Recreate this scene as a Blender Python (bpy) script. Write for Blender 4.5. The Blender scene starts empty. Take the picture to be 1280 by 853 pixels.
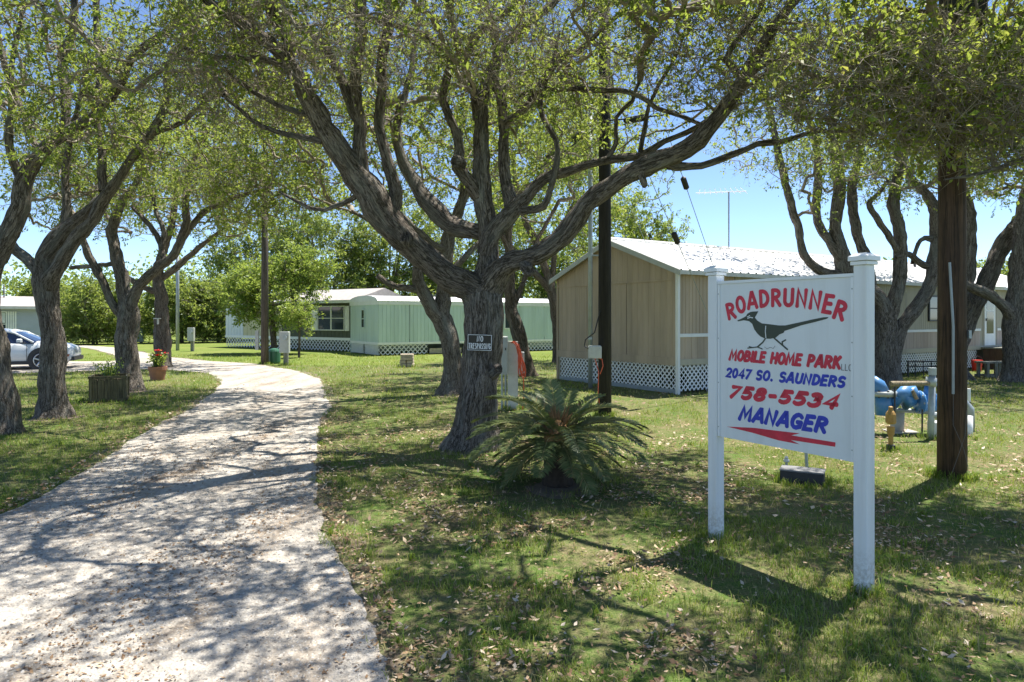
import bpy, math, random
import numpy as np
random.seed(7); RNG = np.random.default_rng(11)
PI = math.pi
SC = bpy.context.scene
COL = SC.collection
# ------------------------------------------------------------------ camera, sky, sun, exposure
F = 853.33; CX = 640.0; HY = 398.0; EYE = 1.8
cam = bpy.data.cameras.new('camera'); cam.lens = 24.0; cam.sensor_width = 36.0
cam.shift_y = -(426.5 - HY) / 1280.0
cam.clip_start = 0.05; cam.clip_end = 3000
cam_o = bpy.data.objects.new('camera', cam); COL.objects.link(cam_o)
cam_o.location = (0, 0, EYE); cam_o.rotation_euler = (PI / 2, 0, 0)
SC.camera = cam_o
SUN_EL = math.radians(69); SUN_AZ = math.radians(48)       # azimuth from +Y towards +X
W = bpy.data.worlds.new('World'); SC.world = W; W.use_nodes = True
nt = W.node_tree; bgn = nt.nodes['Background']
sky = nt.nodes.new('ShaderNodeTexSky'); sky.sky_type = 'NISHITA'; sky.sun_disc = False
sky.sun_elevation = SUN_EL; sky.sun_rotation = SUN_AZ; sky.air_density = 0.6; sky.dust_density = 0.05; sky.ozone_density = 3.0
nt.links.new(sky.outputs[0], bgn.inputs[0]); bgn.inputs[1].default_value = 0.115
sun = bpy.data.lights.new('sun', 'SUN'); sun.energy = 5.0; sun.angle = math.radians(0.53); sun.color = (1, .95, .86)
sun_o = bpy.data.objects.new('sun', sun); COL.objects.link(sun_o); sun_o.location = (8, 8, 30)
sun_o.rotation_euler = (PI / 2 - SUN_EL, 0, PI - SUN_AZ)
SC.view_settings.view_transform = 'Standard'; SC.view_settings.look = 'None'
SC.view_settings.exposure = 1.15; SC.view_settings.gamma = 1.0; SC.view_settings.use_curve_mapping = False
SC.cycles.max_bounces = 7; SC.cycles.diffuse_bounces = 4; SC.cycles.transmission_bounces = 4; SC.cycles.glossy_bounces = 2
SC.cycles.use_denoising = True

# ------------------------------------------------------------------ photo geometry helpers
def P(px, py, Y):
    return np.array([(px - CX) / F * Y, Y, EYE - (py - HY) / F * Y])
def G(px, py):
    Y = EYE * F / (py - HY)
    return np.array([(px - CX) / F * Y, Y, 0.0])
def vnoise(x, y, seed=0):
    xi = np.floor(x).astype(np.int64); yi = np.floor(y).astype(np.int64); fx = x - xi; fy = y - yi
    fx = fx * fx * (3 - 2 * fx); fy = fy * fy * (3 - 2 * fy)
    def h(a, b):
        n = (a * 374761393 + b * 668265263 + seed * 974711) & 0x7fffffff
        n = ((n ^ (n >> 13)) * 1274126177) & 0x7fffffff
        return ((n ^ (n >> 16)) & 0xffff) / 65535.0
    return (h(xi, yi) * (1 - fx) + h(xi + 1, yi) * fx) * (1 - fy) + (h(xi, yi + 1) * (1 - fx) + h(xi + 1, yi + 1) * fx) * fy

# ------------------------------------------------------------------ materials
class NT:
    def __init__(s, name):
        s.m = bpy.data.materials.new(name); s.m.use_nodes = True; s.t = s.m.node_tree
        s.b = s.t.nodes['Principled BSDF']; s.out = s.t.nodes['Material Output']
    def n(s, t, **kw):
        nd = s.t.nodes.new('ShaderNode' + t)
        for k, v in kw.items():
            if hasattr(nd, k) and k not in ('Scale',): setattr(nd, k, v)
            else: nd.inputs[k].default_value = v
        return nd
    def l(s, a, b): s.t.links.new(a, b)
    def ramp(s, fac, stops):
        r = s.n('ValToRGB'); e = r.color_ramp.elements
        while len(e) < len(stops): e.new(0.5)
        for el, (p, c) in zip(e, stops): el.position = p; el.color = (*c, 1)
        s.l(fac, r.inputs[0]); return r.outputs[0]
    def mix(s, fac, a, b, mode='MIX'):
        m = s.n('MixRGB', blend_type=mode)
        for sock, v in zip(m.inputs, (fac, a, b)):
            if isinstance(v, (int, float)): sock.default_value = v
            elif isinstance(v, tuple): sock.default_value = (*v, 1)
            else: s.l(v, sock)
        return m.outputs[0]
    def coords(s): return s.n('TexCoord').outputs['Object']
    def noise(s, vec, scale, detail=3, rough=.6):
        nd = s.n('TexNoise', Scale=scale, Detail=detail, Roughness=rough)
        if vec is not None: s.l(vec, nd.inputs['Vector'])
        return nd.outputs['Fac']
    def bump(s, h, strength, dist=.02):
        b = s.n('Bump', Strength=strength, Distance=dist); s.l(h, b.inputs['Height']); s.l(b.outputs[0], s.b.inputs['Normal'])
    def scale(s, vec, sc):
        m = s.n('Mapping'); s.l(vec, m.inputs['Vector']); m.inputs['Scale'].default_value = sc; return m.outputs[0]
MATS = {}
def paint(name, col, rough=.5, var=.12, scale=6, metal=0, dirt=None, bump=0, streak=False, spec=.5):
    if name in MATS: return MATS[name]
    k = NT(name); c = k.coords()
    v = k.scale(c, (scale, scale, scale * (.12 if streak else 1)))
    n1 = k.noise(v, 1.0, 5, .65)
    d = dirt if dirt else tuple(x * .6 for x in col)
    base = k.mix(k.ramp(n1, [(.35, (0, 0, 0)), (.75, (1, 1, 1))]), tuple(min(1, x * (1 + var)) for x in col), tuple(a * (1 - var * 2.5) + b * var * 2.5 for a, b in zip(col, d)))
    k.l(base, k.b.inputs['Base Color'])
    k.b.inputs['Roughness'].default_value = rough; k.b.inputs['Metallic'].default_value = metal
    k.b.inputs['Specular IOR Level'].default_value = spec
    if bump: k.bump(k.noise(c, scale * 8, 3), bump, .01)
    MATS[name] = k.m; return k.m
def wood(name, c1, c2, c3, scale=1.0, rough=.8):
    k = NT(name); c = k.coords(); v = k.scale(c, (22 * scale, 22 * scale, 1.1 * scale))
    n1 = k.noise(v, 1.0, 5, .7); n2 = k.noise(c, 2.2 * scale, 4)
    col = k.ramp(n1, [(.25, c1), (.5, c2), (.75, c3)])
    col = k.mix(k.ramp(n2, [(.4, (0, 0, 0)), (.7, (.6, .6, .6))]), col, c1)
    cr = k.ramp(k.noise(k.scale(c, (16 * scale, 16 * scale, .55 * scale)), 1.0, 4, .6), [(.465, (1, 1, 1)), (.5, (.18, .18, .18)), (.53, (1, 1, 1)), (.62, (1, 1, 1)), (.645, (.3, .3, .3)), (.67, (1, 1, 1))])
    col = k.mix(.85, col, cr, 'MULTIPLY'); hgt = k.mix(.7, n1, cr, 'MULTIPLY')
    k.l(col, k.b.inputs['Base Color']); k.b.inputs['Roughness'].default_value = rough; k.bump(hgt, .8, .015)
    MATS[name] = k.m; return k.m
def bark_mat(name, dark, mid, lite, lichen=.25):
    k = NT(name); a = k.n('Attribute'); a.attribute_name = 'bk'; v = a.outputs['Vector']
    warp = k.n('TexNoise', Scale=5.0, Detail=4.0); k.l(v, warp.inputs['Vector'])
    vv = k.n('VectorMath', operation='MULTIPLY_ADD'); k.l(warp.outputs['Color'], vv.inputs[0]); vv.inputs[1].default_value = (.42, .42, .42); k.l(v, vv.inputs[2])
    vo = k.n('TexVoronoi', feature='DISTANCE_TO_EDGE', Scale=9.5); k.l(vv.outputs[0], vo.inputs['Vector'])
    n1 = k.noise(k.scale(v, (6.4, 6.4, 2.3)), 1.0, 6, .68); n2 = k.noise(v, 1.4, 4, .6)
    h = k.ramp(vo.outputs['Distance'], [(0, (.12, .12, .12)), (.12, (.7, .7, .7)), (.4, (1, 1, 1))])
    hh = k.mix(.95, k.mix(.45, (1, 1, 1), h, 'MULTIPLY'), k.ramp(n1, [(.36, (.75, .75, .75)), (.44, (1, 1, 1)), (.497, (.05, .05, .05)), (.54, (.9, .9, .9)), (.62, (.6, .6, .6)), (.66, (.1, .1, .1)), (.7, (.9, .9, .9))]), 'MULTIPLY')
    hh = k.mix(.5, hh, k.ramp(k.noise(v, 22, 5, .7), [(.3, (.3, .3, .3)), (.65, (1, 1, 1))]), 'MULTIPLY')
    col = k.ramp(hh, [(.03, dark), (.38, mid), (.85, lite)])
    col = k.mix(k.ramp(n2, [(.52, (0, 0, 0)), (.68, (lichen,) * 3)]), col, (.34, .35, .31))
    k.l(col, k.b.inputs['Base Color']); k.b.inputs['Roughness'].default_value = .9; k.b.inputs['Specular IOR Level'].default_value = .2
    k.bump(hh, 1.0, .035); MATS[name] = k.m; return k.m
def leaf_mat(name, cols, trans=.42, rough=.42, tcol=(.47, .56, .09)):
    k = NT(name); a = k.n('Attribute'); a.attribute_name = 'tint'; f = a.outputs['Fac']
    col = k.ramp(f, cols); k.l(col, k.b.inputs['Base Color']); k.b.inputs['Roughness'].default_value = rough
    k.b.inputs['Specular IOR Level'].default_value = .3
    t = k.n('BsdfTranslucent'); k.l(k.mix(.6, col, tcol), t.inputs['Color'])
    ms = k.n('MixShader'); ms.inputs[0].default_value = trans
    k.l(k.b.outputs[0], ms.inputs[1]); k.l(t.outputs[0], ms.inputs[2]); k.l(ms.outputs[0], k.out.inputs[0])
    MATS[name] = k.m; return k.m
bark_mat('bark', (.034, .028, .022), (.185, .155, .125), (.38, .335, .285), .5)
bark_mat('bark_far', (.03, .023, .018), (.15, .118, .09), (.32, .265, .21), .3)
LEAFC = [(0, (.035, .075, .016)), (.35, (.085, .15, .026)), (.7, (.155, .23, .04)), (.93, (.28, .32, .07)), (1, (.28, .18, .07))]
leaf_mat('oak_leaf', LEAFC, .52, .52)
k = NT('twig_bark'); k.l(k.ramp(k.noise(k.coords(), 3.0, 5, .7), [(.35, (.13, .105, .082)), (.55, (.27, .23, .18)), (.72, (.42, .37, .31))]), k.b.inputs['Base Color']); k.b.inputs['Roughness'].default_value = .85; MATS['twig_bark'] = k.m
leaf_mat('light_leaf', [(0, (.08, .15, .03)), (.5, (.15, .24, .045)), (1, (.27, .34, .08))], .48)
leaf_mat('bush_leaf', [(0, (.065, .11, .03)), (.5, (.14, .205, .05)), (1, (.25, .29, .10))], .5)
leaf_mat('grass_blade', [(0, (.050, .11, .014)), (.35, (.14, .235, .030)), (.68, (.25, .31, .055)), (.86, (.34, .29, .12)), (1, (.50, .41, .24))], .34, .5, (.36, .44, .05))
leaf_mat('dry_leaf', [(0, (.11, .06, .03)), (.4, (.26, .16, .085)), (.75, (.45, .34, .22)), (1, (.62, .52, .40))], .12, .6, (.4, .25, .1))
leaf_mat('frond_leaf', [(0, (.065, .10, .036)), (.6, (.15, .195, .075)), (.9, (.30, .31, .14)), (1, (.3, .22, .09))], .2, .34, (.25, .32, .06))

# ------------------------------------------------------------------ mesh builders
class MB:                                   # small hand-made meshes
    def __init__(s): s.v = []; s.f = []
    def add(s, vs, fs):
        o = len(s.v); s.v += [tuple(map(float, p)) for p in vs]; s.f += [tuple(i + o for i in f) for f in fs]; return s
    def box(s, c, d, rz=0, top=1.0, ch=0.0):
        x, y, z = (k / 2 for k in d); ca, sa = math.cos(rz), math.sin(rz); vs = []
        if ch > 0:                           # chamfered vertical edges and top
            ring = [(-x + ch, -y), (x - ch, -y), (x, -y + ch), (x, y - ch), (x - ch, y), (-x + ch, y), (-x, y - ch), (-x, -y + ch)]
            lv = [(-z, 1.0), (z - ch, 1.0), (z, 1 - ch / max(x, y))]
            for zz, k in lv: vs += [(px * k, py * k, zz) for px, py in ring]
            fs = [tuple(range(7, -1, -1)), tuple(range(16, 24))]
            for l in range(2):
                for i in range(8): j = (i + 1) % 8; fs.append((l * 8 + i, l * 8 + j, l * 8 + 8 + j, l * 8 + 8 + i))
        else:
            vs = [(-x, -y, -z), (x, -y, -z), (x, y, -z), (-x, y, -z), (-x * top, -y * top, z), (x * top, -y * top, z), (x * top, y * top, z), (-x * top, y * top, z)]
            fs = [(3, 2, 1, 0), (4, 5, 6, 7), (0, 1, 5, 4), (1, 2, 6, 5), (2, 3, 7, 6), (3, 0, 4, 7)]
        return s.add([(c[0] + a * ca - b * sa, c[1] + a * sa + b * ca, c[2] + q) for a, b, q in vs], fs)
    def tube(s, pts, r, n=8, cap=True):
        pts = [np.array(p, float) for p in pts]; m = len(pts)
        if not hasattr(r, '__len__'): r = [r] * m
        vs = []; ref = None
        for i, p in enumerate(pts):
            t = pts[min(i + 1, m - 1)] - pts[max(i - 1, 0)]; t /= np.linalg.norm(t) + 1e-9
            if ref is None: ref = np.array([1, 0, 0]) if abs(t[0]) < .8 else np.array([0, 1, 0])
            u = np.cross(t, ref); u /= np.linalg.norm(u) + 1e-9; w = np.cross(t, u); ref = -np.cross(t, u) if False else ref
            for k in range(n):
                a = 2 * PI * k / n; vs.append(p + r[i] * (math.cos(a) * u + math.sin(a) * w))
        fs = []
        for i in range(m - 1):
            for k in range(n): j = (k + 1) % n; fs.append((i * n + k, i * n + j, i * n + n + j, i * n + n + k))
        if cap: fs += [tuple(range(n - 1, -1, -1)), tuple((m - 1) * n + k for k in range(n))]
        return s.add(vs, fs)
    def lathe(s, c, prof, n=16):
        return s.tube([(c[0], c[1], c[2] + z) for r, z in prof], [max(r, 1e-4) for r, z in prof], n)
    def quad(s, a, b, c, d): return s.add([a, b, c, d], [(0, 1, 2, 3)])
    def prism(s, poly, axis, d0, d1):        # polygon in the other two axes, extruded along axis
        n = len(poly); vs = []
        for d in (d0, d1):
            for a, b in poly: vs.append({'x': (d, a, b), 'y': (a, d, b), 'z': (a, b, d)}[axis])
        fs = [tuple(range(n)), tuple(range(2 * n - 1, n - 1, -1))] + [(i, (i + 1) % n, n + (i + 1) % n, n + i) for i in range(n)]
        return s.add(vs, fs)
    def build(s, name, mat, parent=None, smooth=False, bev=0):
        me = bpy.data.meshes.new(name); me.from_pydata(s.v, [], s.f); me.update()
        me.materials.append(MATS[mat] if isinstance(mat, str) else mat)
        import bmesh
        bm = bmesh.new(); bm.from_mesh(me); bmesh.ops.recalc_face_normals(bm, faces=bm.faces); bm.to_mesh(me); bm.free()
        if smooth:
            for p in me.polygons: p.use_smooth = True
        o = bpy.data.objects.new(name, me); COL.objects.link(o)
        if parent: o.parent = parent
        if bev:
            b = o.modifiers.new('edge', 'BEVEL'); b.width = bev; b.segments = 2; b.limit_method = 'ANGLE'
        return o
class NB:                                   # big numpy meshes, quads only
    def __init__(s): s.v = []; s.q = []; s.a = []; s.n = 0
    def add(s, v, q, a):
        s.v.append(v.reshape(-1, 3)); s.q.append(q.reshape(-1, 4) + s.n); s.a.append(a); s.n += len(s.v[-1])
    def build(s, name, mat, parent=None, attr='tint', smooth=False, origin=None):
        v = np.concatenate(s.v).astype(np.float32); q = np.concatenate(s.q).astype(np.int32); a = np.concatenate(s.a).astype(np.float32)
        if origin is not None: v = v - np.array(origin, np.float32)
        me = bpy.data.meshes.new(name); me.vertices.add(len(v)); me.vertices.foreach_set('co', v.ravel())
        me.loops.add(q.size); me.loops.foreach_set('vertex_index', q.ravel())
        me.polygons.add(len(q)); me.polygons.foreach_set('loop_start', np.arange(0, q.size, 4, dtype=np.int32))
        if smooth: me.polygons.foreach_set('use_smooth', np.ones(len(q), bool))
        at = me.attributes.new(attr, 'FLOAT' if attr == 'tint' else 'FLOAT_VECTOR', 'POINT')
        at.data.foreach_set('value' if attr == 'tint' else 'vector', a.ravel())
        me.update(calc_edges=True); me.validate(); me.materials.append(MATS[mat])
        o = bpy.data.objects.new(name, me); COL.objects.link(o)
        if parent: o.parent = parent
        return o
def tag(o, label=None, cat=None, group=None, kind=None):
    if label: o['label'] = label
    if cat: o['category'] = cat
    if group: o['group'] = group
    if kind: o['kind'] = kind
    return o
def thing(name, label, cat, loc=(0, 0, 0), rz=0, group=None):
    o = bpy.data.objects.new(name, None); COL.objects.link(o); o.location = tuple(map(float, loc)); o.rotation_euler = (0, 0, rz)
    o.empty_display_size = .2
    return tag(o, label, cat, group)

# ------------------------------------------------------------------ ground, drive
def in_poly(x, y, poly):
    inside = np.zeros(x.shape, bool); n = len(poly)
    for i in range(n):
        x1, y1 = poly[i]; x2, y2 = poly[(i + 1) % n]
        if y1 == y2: continue
        c = ((y1 > y) != (y2 > y)) & (x < (x2 - x1) * (y - y1) / (y2 - y1) + x1); inside ^= c
    return inside
def pxpoly(pts): return [tuple(G(a, b)[:2]) for a, b in pts]
def ragged(poly, amp, step=.25, seed=0):
    out = []
    for i in range(len(poly)):
        a = np.array(poly[i]); b = np.array(poly[(i + 1) % len(poly)]); L = np.linalg.norm(b - a); n = max(1, min(80, int(L / step)))
        for k in range(n):
            p = a + (b - a) * k / n; d = np.zeros(2)
            for fq, am in ((.45, 1.3), (1.9, .55), (5.0, .35), (11.0, .3)):
                d += amp * am * 2 * np.array([vnoise(p[0:1] * fq + 9.3, p[1:2] * fq, seed + int(fq * 10))[0] - .5, vnoise(p[0:1] * fq, p[1:2] * fq + 4.7, seed + int(fq * 10) + 3)[0] - .5])
            out.append(tuple(p + d))
    return out
def smooth_px(pts, n=8):
    pts = [np.array(p, float) for p in pts]; out = []
    for i in range(len(pts) - 1):
        p0 = pts[max(i - 1, 0)]; p1 = pts[i]; p2 = pts[i + 1]; p3 = pts[min(i + 2, len(pts) - 1)]
        for k in range(n):
            t = k / n; out.append(.5 * ((2 * p1) + (-p0 + p2) * t + (2 * p0 - 5 * p1 + 4 * p2 - p3) * t * t + (-p0 + 3 * p1 - 3 * p2 + p3) * t ** 3))
    return out + [pts[-1]]
RIGHT = [G(a, b)[:2] for a, b in [(505, 1000), (478, 853), (452, 770), (428, 700), (407, 650), (397, 600), (401, 550), (409, 505), (404, 482), (378, 466), (320, 456), (250, 450.5), (190, 443), (140, 434.5), (60, 430)]]
LEFT = [G(a, b)[:2] for a, b in [(-60, 429.5), (30, 432), (95, 434), (125, 439), (148, 447), (140, 451.5), (60, 452), (-120, 452)]]
LEFT2 = [G(a, b)[:2] for a, b in [(-120, 470), (0, 467.5), (110, 464), (190, 462), (250, 466), (274, 475), (272, 487), (240, 508), (200, 533), (150, 563), (90, 596), (20, 632), (-80, 680), (-260, 770), (-500, 900), (-600, 1000)]]
ROAD = [tuple(p) for p in smooth_px(RIGHT)] + [tuple(p) for p in smooth_px(LEFT)] + [tuple(p) for p in smooth_px(LEFT2)]
ROADR = ragged(ROAD, .085, .08)

k = NT('lawn_soil'); c = k.coords()
n1 = k.noise(c, 1.1, 6, .65); n2 = k.noise(c, 9, 6, .7); n3 = k.noise(c, 60, 4, .7); n4 = k.noise(c, .22, 4, .6)
gcol = k.ramp(n3, [(.3, (.028, .065, .014)), (.5, (.075, .13, .026)), (.72, (.17, .19, .06))])
tcol = k.ramp(n3, [(.3, (.10, .07, .04)), (.55, (.24, .18, .11)), (.8, (.42, .35, .25))])
col = k.mix(k.ramp(k.mix(.55, n1, n2), [(.42, (0, 0, 0)), (.62, (.85, .85, .85))]), gcol, tcol)
k.l(col, k.b.inputs['Base Color']); k.b.inputs['Roughness'].default_value = .95; k.b.inputs['Specular IOR Level'].default_value = .1
k.bump(k.mix(.5, n2, n3), .7, .03); MATS['lawn_soil'] = k.m
k = NT('far_lawn'); c = k.coords()
n1 = k.noise(c, .35, 6, .7); n3 = k.noise(c, 18, 5, .75)
col = k.mix(k.ramp(n1, [(.35, (0, 0, 0)), (.7, (1, 1, 1))]), k.ramp(n3, [(.3, (.07, .13, .02)), (.7, (.16, .21, .045))]), k.ramp(n3, [(.3, (.13, .16, .03)), (.7, (.25, .26, .09))]))
k.l(col, k.b.inputs['Base Color']); k.b.inputs['Roughness'].default_value = .95; k.b.inputs['Specular IOR Level'].default_value = .1
k.bump(n3, .8, .04); MATS['far_lawn'] = k.m
k = NT('shell_gravel'); c = k.coords()
n1 = k.noise(c, .8, 6, .65); n2 = k.noise(c, 14, 6, .75); vo = k.n('TexVoronoi', Scale=55.0); k.l(c, vo.inputs['Vector']); n5 = k.noise(c, 2.3, 6, .7)
col = k.ramp(n2, [(.25, (.22, .195, .165)), (.5, (.41, .375, .325)), (.75, (.57, .53, .47))])
col = k.mix(.35, col, k.ramp(vo.outputs['Color'], [(0, (.2, .18, .155)), (1, (.62, .585, .525))]))
mp = k.scale(c, (2.2, .55, 1)); n6 = k.noise(mp, 1.0, 6, .7)
col = k.mix(k.ramp(n6, [(.47, (0, 0, 0)), (.68, (.85, .85, .85))]), col, k.ramp(n2, [(.3, (.10, .075, .052)), (.7, (.36, .28, .205))]))
col = k.mix(k.ramp(n5, [(.58, (0, 0, 0)), (.7, (.35, .35, .35))]), col, (.30, .26, .21))
k.l(col, k.b.inputs['Base Color']); k.b.inputs['Roughness'].default_value = .9; k.b.inputs['Specular IOR Level'].default_value = .15
k.bump(k.mix(.5, n2, vo.outputs['Distance']), .8, .025); MATS['shell_gravel'] = k.m
paint('bare_earth', (.17, .13, .095), .95, .25, 9, bump=.6)

def sheet(name, poly, z, mat, sub=None):
    m = MB(); m.add([(a, b, z) for a, b in poly], [tuple(range(len(poly)))]); o = m.build(name, mat)
    return tag(o, kind='structure')
# ground sheet, fine near the camera
gx = [-1500, -300, -90] + list(np.linspace(-42, 42, 43)) + [90, 300, 1500]; gy = [-400, -40] + list(np.linspace(-6, 60, 34)) + [110, 300, 1800]
m = MB(); m.add([(x, y, 0) for y in gy for x in gx], [(j * len(gx) + i, j * len(gx) + i + 1, (j + 1) * len(gx) + i + 1, (j + 1) * len(gx) + i) for j in range(len(gy) - 1) for i in range(len(gx) - 1)])
tag(m.build('ground', 'lawn_soil'), kind='structure')
far = pxpoly([(-700, 459), (20, 459), (100, 459), (560, 459), (690, 452), (1400, 452), (1400, 404), (-700, 404)])
far = ragged([(-60, 25.6), (-8, 25.6), (-3, 27.5), (5, 29), (60, 30), (120, 90), (-120, 90)], 1.2, 1.2, 5)
sheet('far_lawn', far, .003, 'far_lawn')
def widen(poly, d):
    p = np.array(poly); e = np.roll(p, -1, 0) - np.roll(p, 1, 0); e /= np.linalg.norm(e, axis=1)[:, None] + 1e-9
    area = np.sum(p[:, 0] * np.roll(p[:, 1], -1) - np.roll(p[:, 0], -1) * p[:, 1]); sg = 1 if area > 0 else -1
    return [tuple(q) for q in p + np.stack([e[:, 1], -e[:, 0]], -1) * d * sg]
k = NT('verge_soil'); c = k.coords(); n3 = k.noise(c, 45, 5, .75); n1 = k.noise(c, 3, 5, .7)
k.l(k.mix(k.ramp(n1, [(.4, (0, 0, 0)), (.62, (1, 1, 1))]), k.ramp(n3, [(.3, (.07, .05, .032)), (.55, (.19, .145, .095)), (.8, (.36, .30, .22))]), k.ramp(n3, [(.3, (.05, .085, .02)), (.7, (.15, .17, .055))])), k.b.inputs['Base Color']); k.b.inputs['Roughness'].default_value = .95; k.bump(n3, .7, .02); MATS['verge_soil'] = k.m
sheet('drive_verge', ragged(widen([tuple(p) for p in ROAD], .10), .15, .08, 40), .0055, 'verge_soil')
sheet('driveway', ROADR, .010, 'shell_gravel')

# ------------------------------------------------------------------ trees
def crspline(pts, step):
    pts = np.array(pts, float); out = []
    for i in range(len(pts) - 1):
        p0 = pts[max(i - 1, 0)]; p1 = pts[i]; p2 = pts[i + 1]; p3 = pts[min(i + 2, len(pts) - 1)]
        n = max(2, int(np.linalg.norm((p2 - p1)[:3]) / step)); t = (np.arange(n) / n)[:, None]
        out.append(.5 * ((2 * p1) + (-p0 + p2) * t + (2 * p0 - 5 * p1 + 4 * p2 - p3) * t * t + (-p0 + 3 * p1 - 3 * p2 + p3) * t ** 3))
    return np.vstack(out + [pts[-1:]])
def limb_tube(nb, c, sides, seed, lump=.19):
    p = c[:, :3]; r = np.maximum(c[:, 3], .004); n = len(p)
    t = np.gradient(p, axis=0); t /= np.linalg.norm(t, axis=1)[:, None] + 1e-9
    u = np.zeros_like(p); ref = np.array([1.0, 0.2, 0.1]) if abs(t[0, 0]) < .8 else np.array([0, 1.0, 0.1])
    for i in range(n):
        x = ref - t[i] * np.dot(ref, t[i]); x /= np.linalg.norm(x) + 1e-9; u[i] = x; ref = x
    w = np.cross(t, u)
    s = np.concatenate([[0], np.cumsum(np.linalg.norm(np.diff(p, axis=0), axis=1))])
    a = np.arange(sides) * 2 * PI / sides
    A, S = np.meshgrid(a, s)
    ls = S / np.maximum(r[:, None] * 1.6, .05)
    nz = vnoise(np.cos(A) * 1.3 + seed * 3.1, ls + np.sin(A) * 1.3, seed) - .5 + .5 * (vnoise(np.cos(A) * 3 + 7, ls * 2.3 + np.sin(A) * 3, seed + 5) - .5)
    R = r[:, None] * (1 + lump * 2 * nz)
    v = p[:, None, :] + R[..., None] * (np.cos(A)[..., None] * u[:, None, :] + np.sin(A)[..., None] * w[:, None, :])
    rr = np.clip(r, .02, .4)[:, None]
    bk = np.stack([np.cos(A) * rr * 3.3 + seed * 1.7, np.sin(A) * rr * 3.3, S * 1.05 + 0 * A], -1)
    i = np.arange(n - 1)[:, None]; kk = np.arange(sides)[None, :]; j = (kk + 1) % sides
    q = np.stack([i * sides + kk, i * sides + j, (i + 1) * sides + j, (i + 1) * sides + kk], -1)
    nb.add(v, q, bk.reshape(-1, 3))
    return p
def ell(c, r, n, shell=0.0, zcut=None):
    d = RNG.normal(size=(n * 3, 3)); d /= np.linalg.norm(d, axis=1)[:, None]
    rad = (shell ** 3 + (1 - shell ** 3) * RNG.random(n * 3)) ** (1 / 3)
    p = np.array(c) + d * rad[:, None] * np.array(r)
    if zcut is not None: p = p[p[:, 2] > zcut]
    return p[:n]
def clumpy(p, scale, thr, seed):
    k = vnoise(p[:, 0] / scale + p[:, 2] * .7, p[:, 1] / scale + p[:, 2] * .5, seed)
    return p[k > thr]
def proj(p): return CX + F * p[:, 0] / np.maximum(p[:, 1], .1), HY - F * (p[:, 2] - EYE) / np.maximum(p[:, 1], .1)
NODES = 4
def grow(nb, limbs, targets, zmin, rng, tip=.0035, expo=.44, rmax=.07, curl=.22):
    pos = np.concatenate([l[:, :3] for l in limbs]); rad = np.concatenate([l[:, 3] for l in limbs])
    ok = (pos[:, 2] > zmin) | (rad < .03); pos = pos[ok]; rad = rad[ok]; n0 = len(pos)
    if n0 > 900: s = rng.permutation(n0)[:900]; pos = pos[s]; rad = rad[s]; n0 = 900
    T = targets; d0 = np.array([np.min(np.sum((pos - t) ** 2, 1)) for t in T]); T = T[np.argsort(d0)]
    cap = n0 + len(T) * NODES; N = np.zeros((cap, 3)); N[:n0] = pos; cnt = n0; att = []; keep = []
    for t in T:
        dd = N[:cnt] - t; e = np.einsum('ij,ij->i', dd, dd) + np.maximum(dd[:, 2], 0) ** 2 * .8
        i = int(np.argmin(e)); s = N[i]; v = t - s; L = math.sqrt(v @ v)
        if L < .06: continue
        par = N[i] - N[i - 1] if i >= n0 + 1 else v; pl = np.linalg.norm(par); par = par / pl if pl > 1e-6 else v / L
        mid = s + v * .45 + par * L * .18 + rng.normal(size=3) * L * curl * .5
        for kk in range(1, NODES + 1):
            a = kk / NODES; N[cnt + kk - 1] = s * (1 - a) ** 2 + mid * 2 * a * (1 - a) + t * a * a + (rng.normal(size=3) * L * .035 if kk < NODES else 0)
        att.append(i); keep.append(cnt); cnt += NODES
    M = len(att); att = np.array(att); wgt = np.ones(cnt)
    base = np.array(keep)
    for c in range(M - 1, -1, -1):
        a = att[c]; w = wgt[base[c]]
        if a >= n0:
            k0 = n0 + ((a - n0) // NODES) * NODES; wgt[k0:a + 1] += w
    r = np.minimum(tip * wgt ** expo, rmax)
    idx = base[:, None] + np.arange(NODES)[None, :]
    pts = np.concatenate([N[att][:, None, :], N[idx]], 1); rr = np.concatenate([r[idx][:, :1], r[idx]], 1)
    rr[:, -1] *= .75
    t = np.gradient(pts, axis=1); t /= np.linalg.norm(t, axis=2)[..., None] + 1e-9
    ref = rng.normal(size=(M, 1, 3)); u = np.cross(t, ref); u /= np.linalg.norm(u, axis=2)[..., None] + 1e-9; w = np.cross(t, u)
    sd = 5; A = np.arange(sd) * 2 * PI / sd
    v = pts[:, :, None, :] + rr[:, :, None, None] * (np.cos(A)[None, None, :, None] * u[:, :, None, :] + np.sin(A)[None, None, :, None] * w[:, :, None, :])
    K = NODES + 1
    c0 = np.arange(M)[:, None, None] * K * sd; i = np.arange(K - 1)[None, :, None] * sd; kk = np.arange(sd)[None, None, :]; j = (kk + 1) % sd
    q = np.stack([c0 + i + kk, c0 + i + j, c0 + i + sd + j, c0 + i + sd + kk], -1)
    nb.add(v, q, v.reshape(-1, 3) * np.array([1.2, 1.2, .5]))
    return pts
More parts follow.
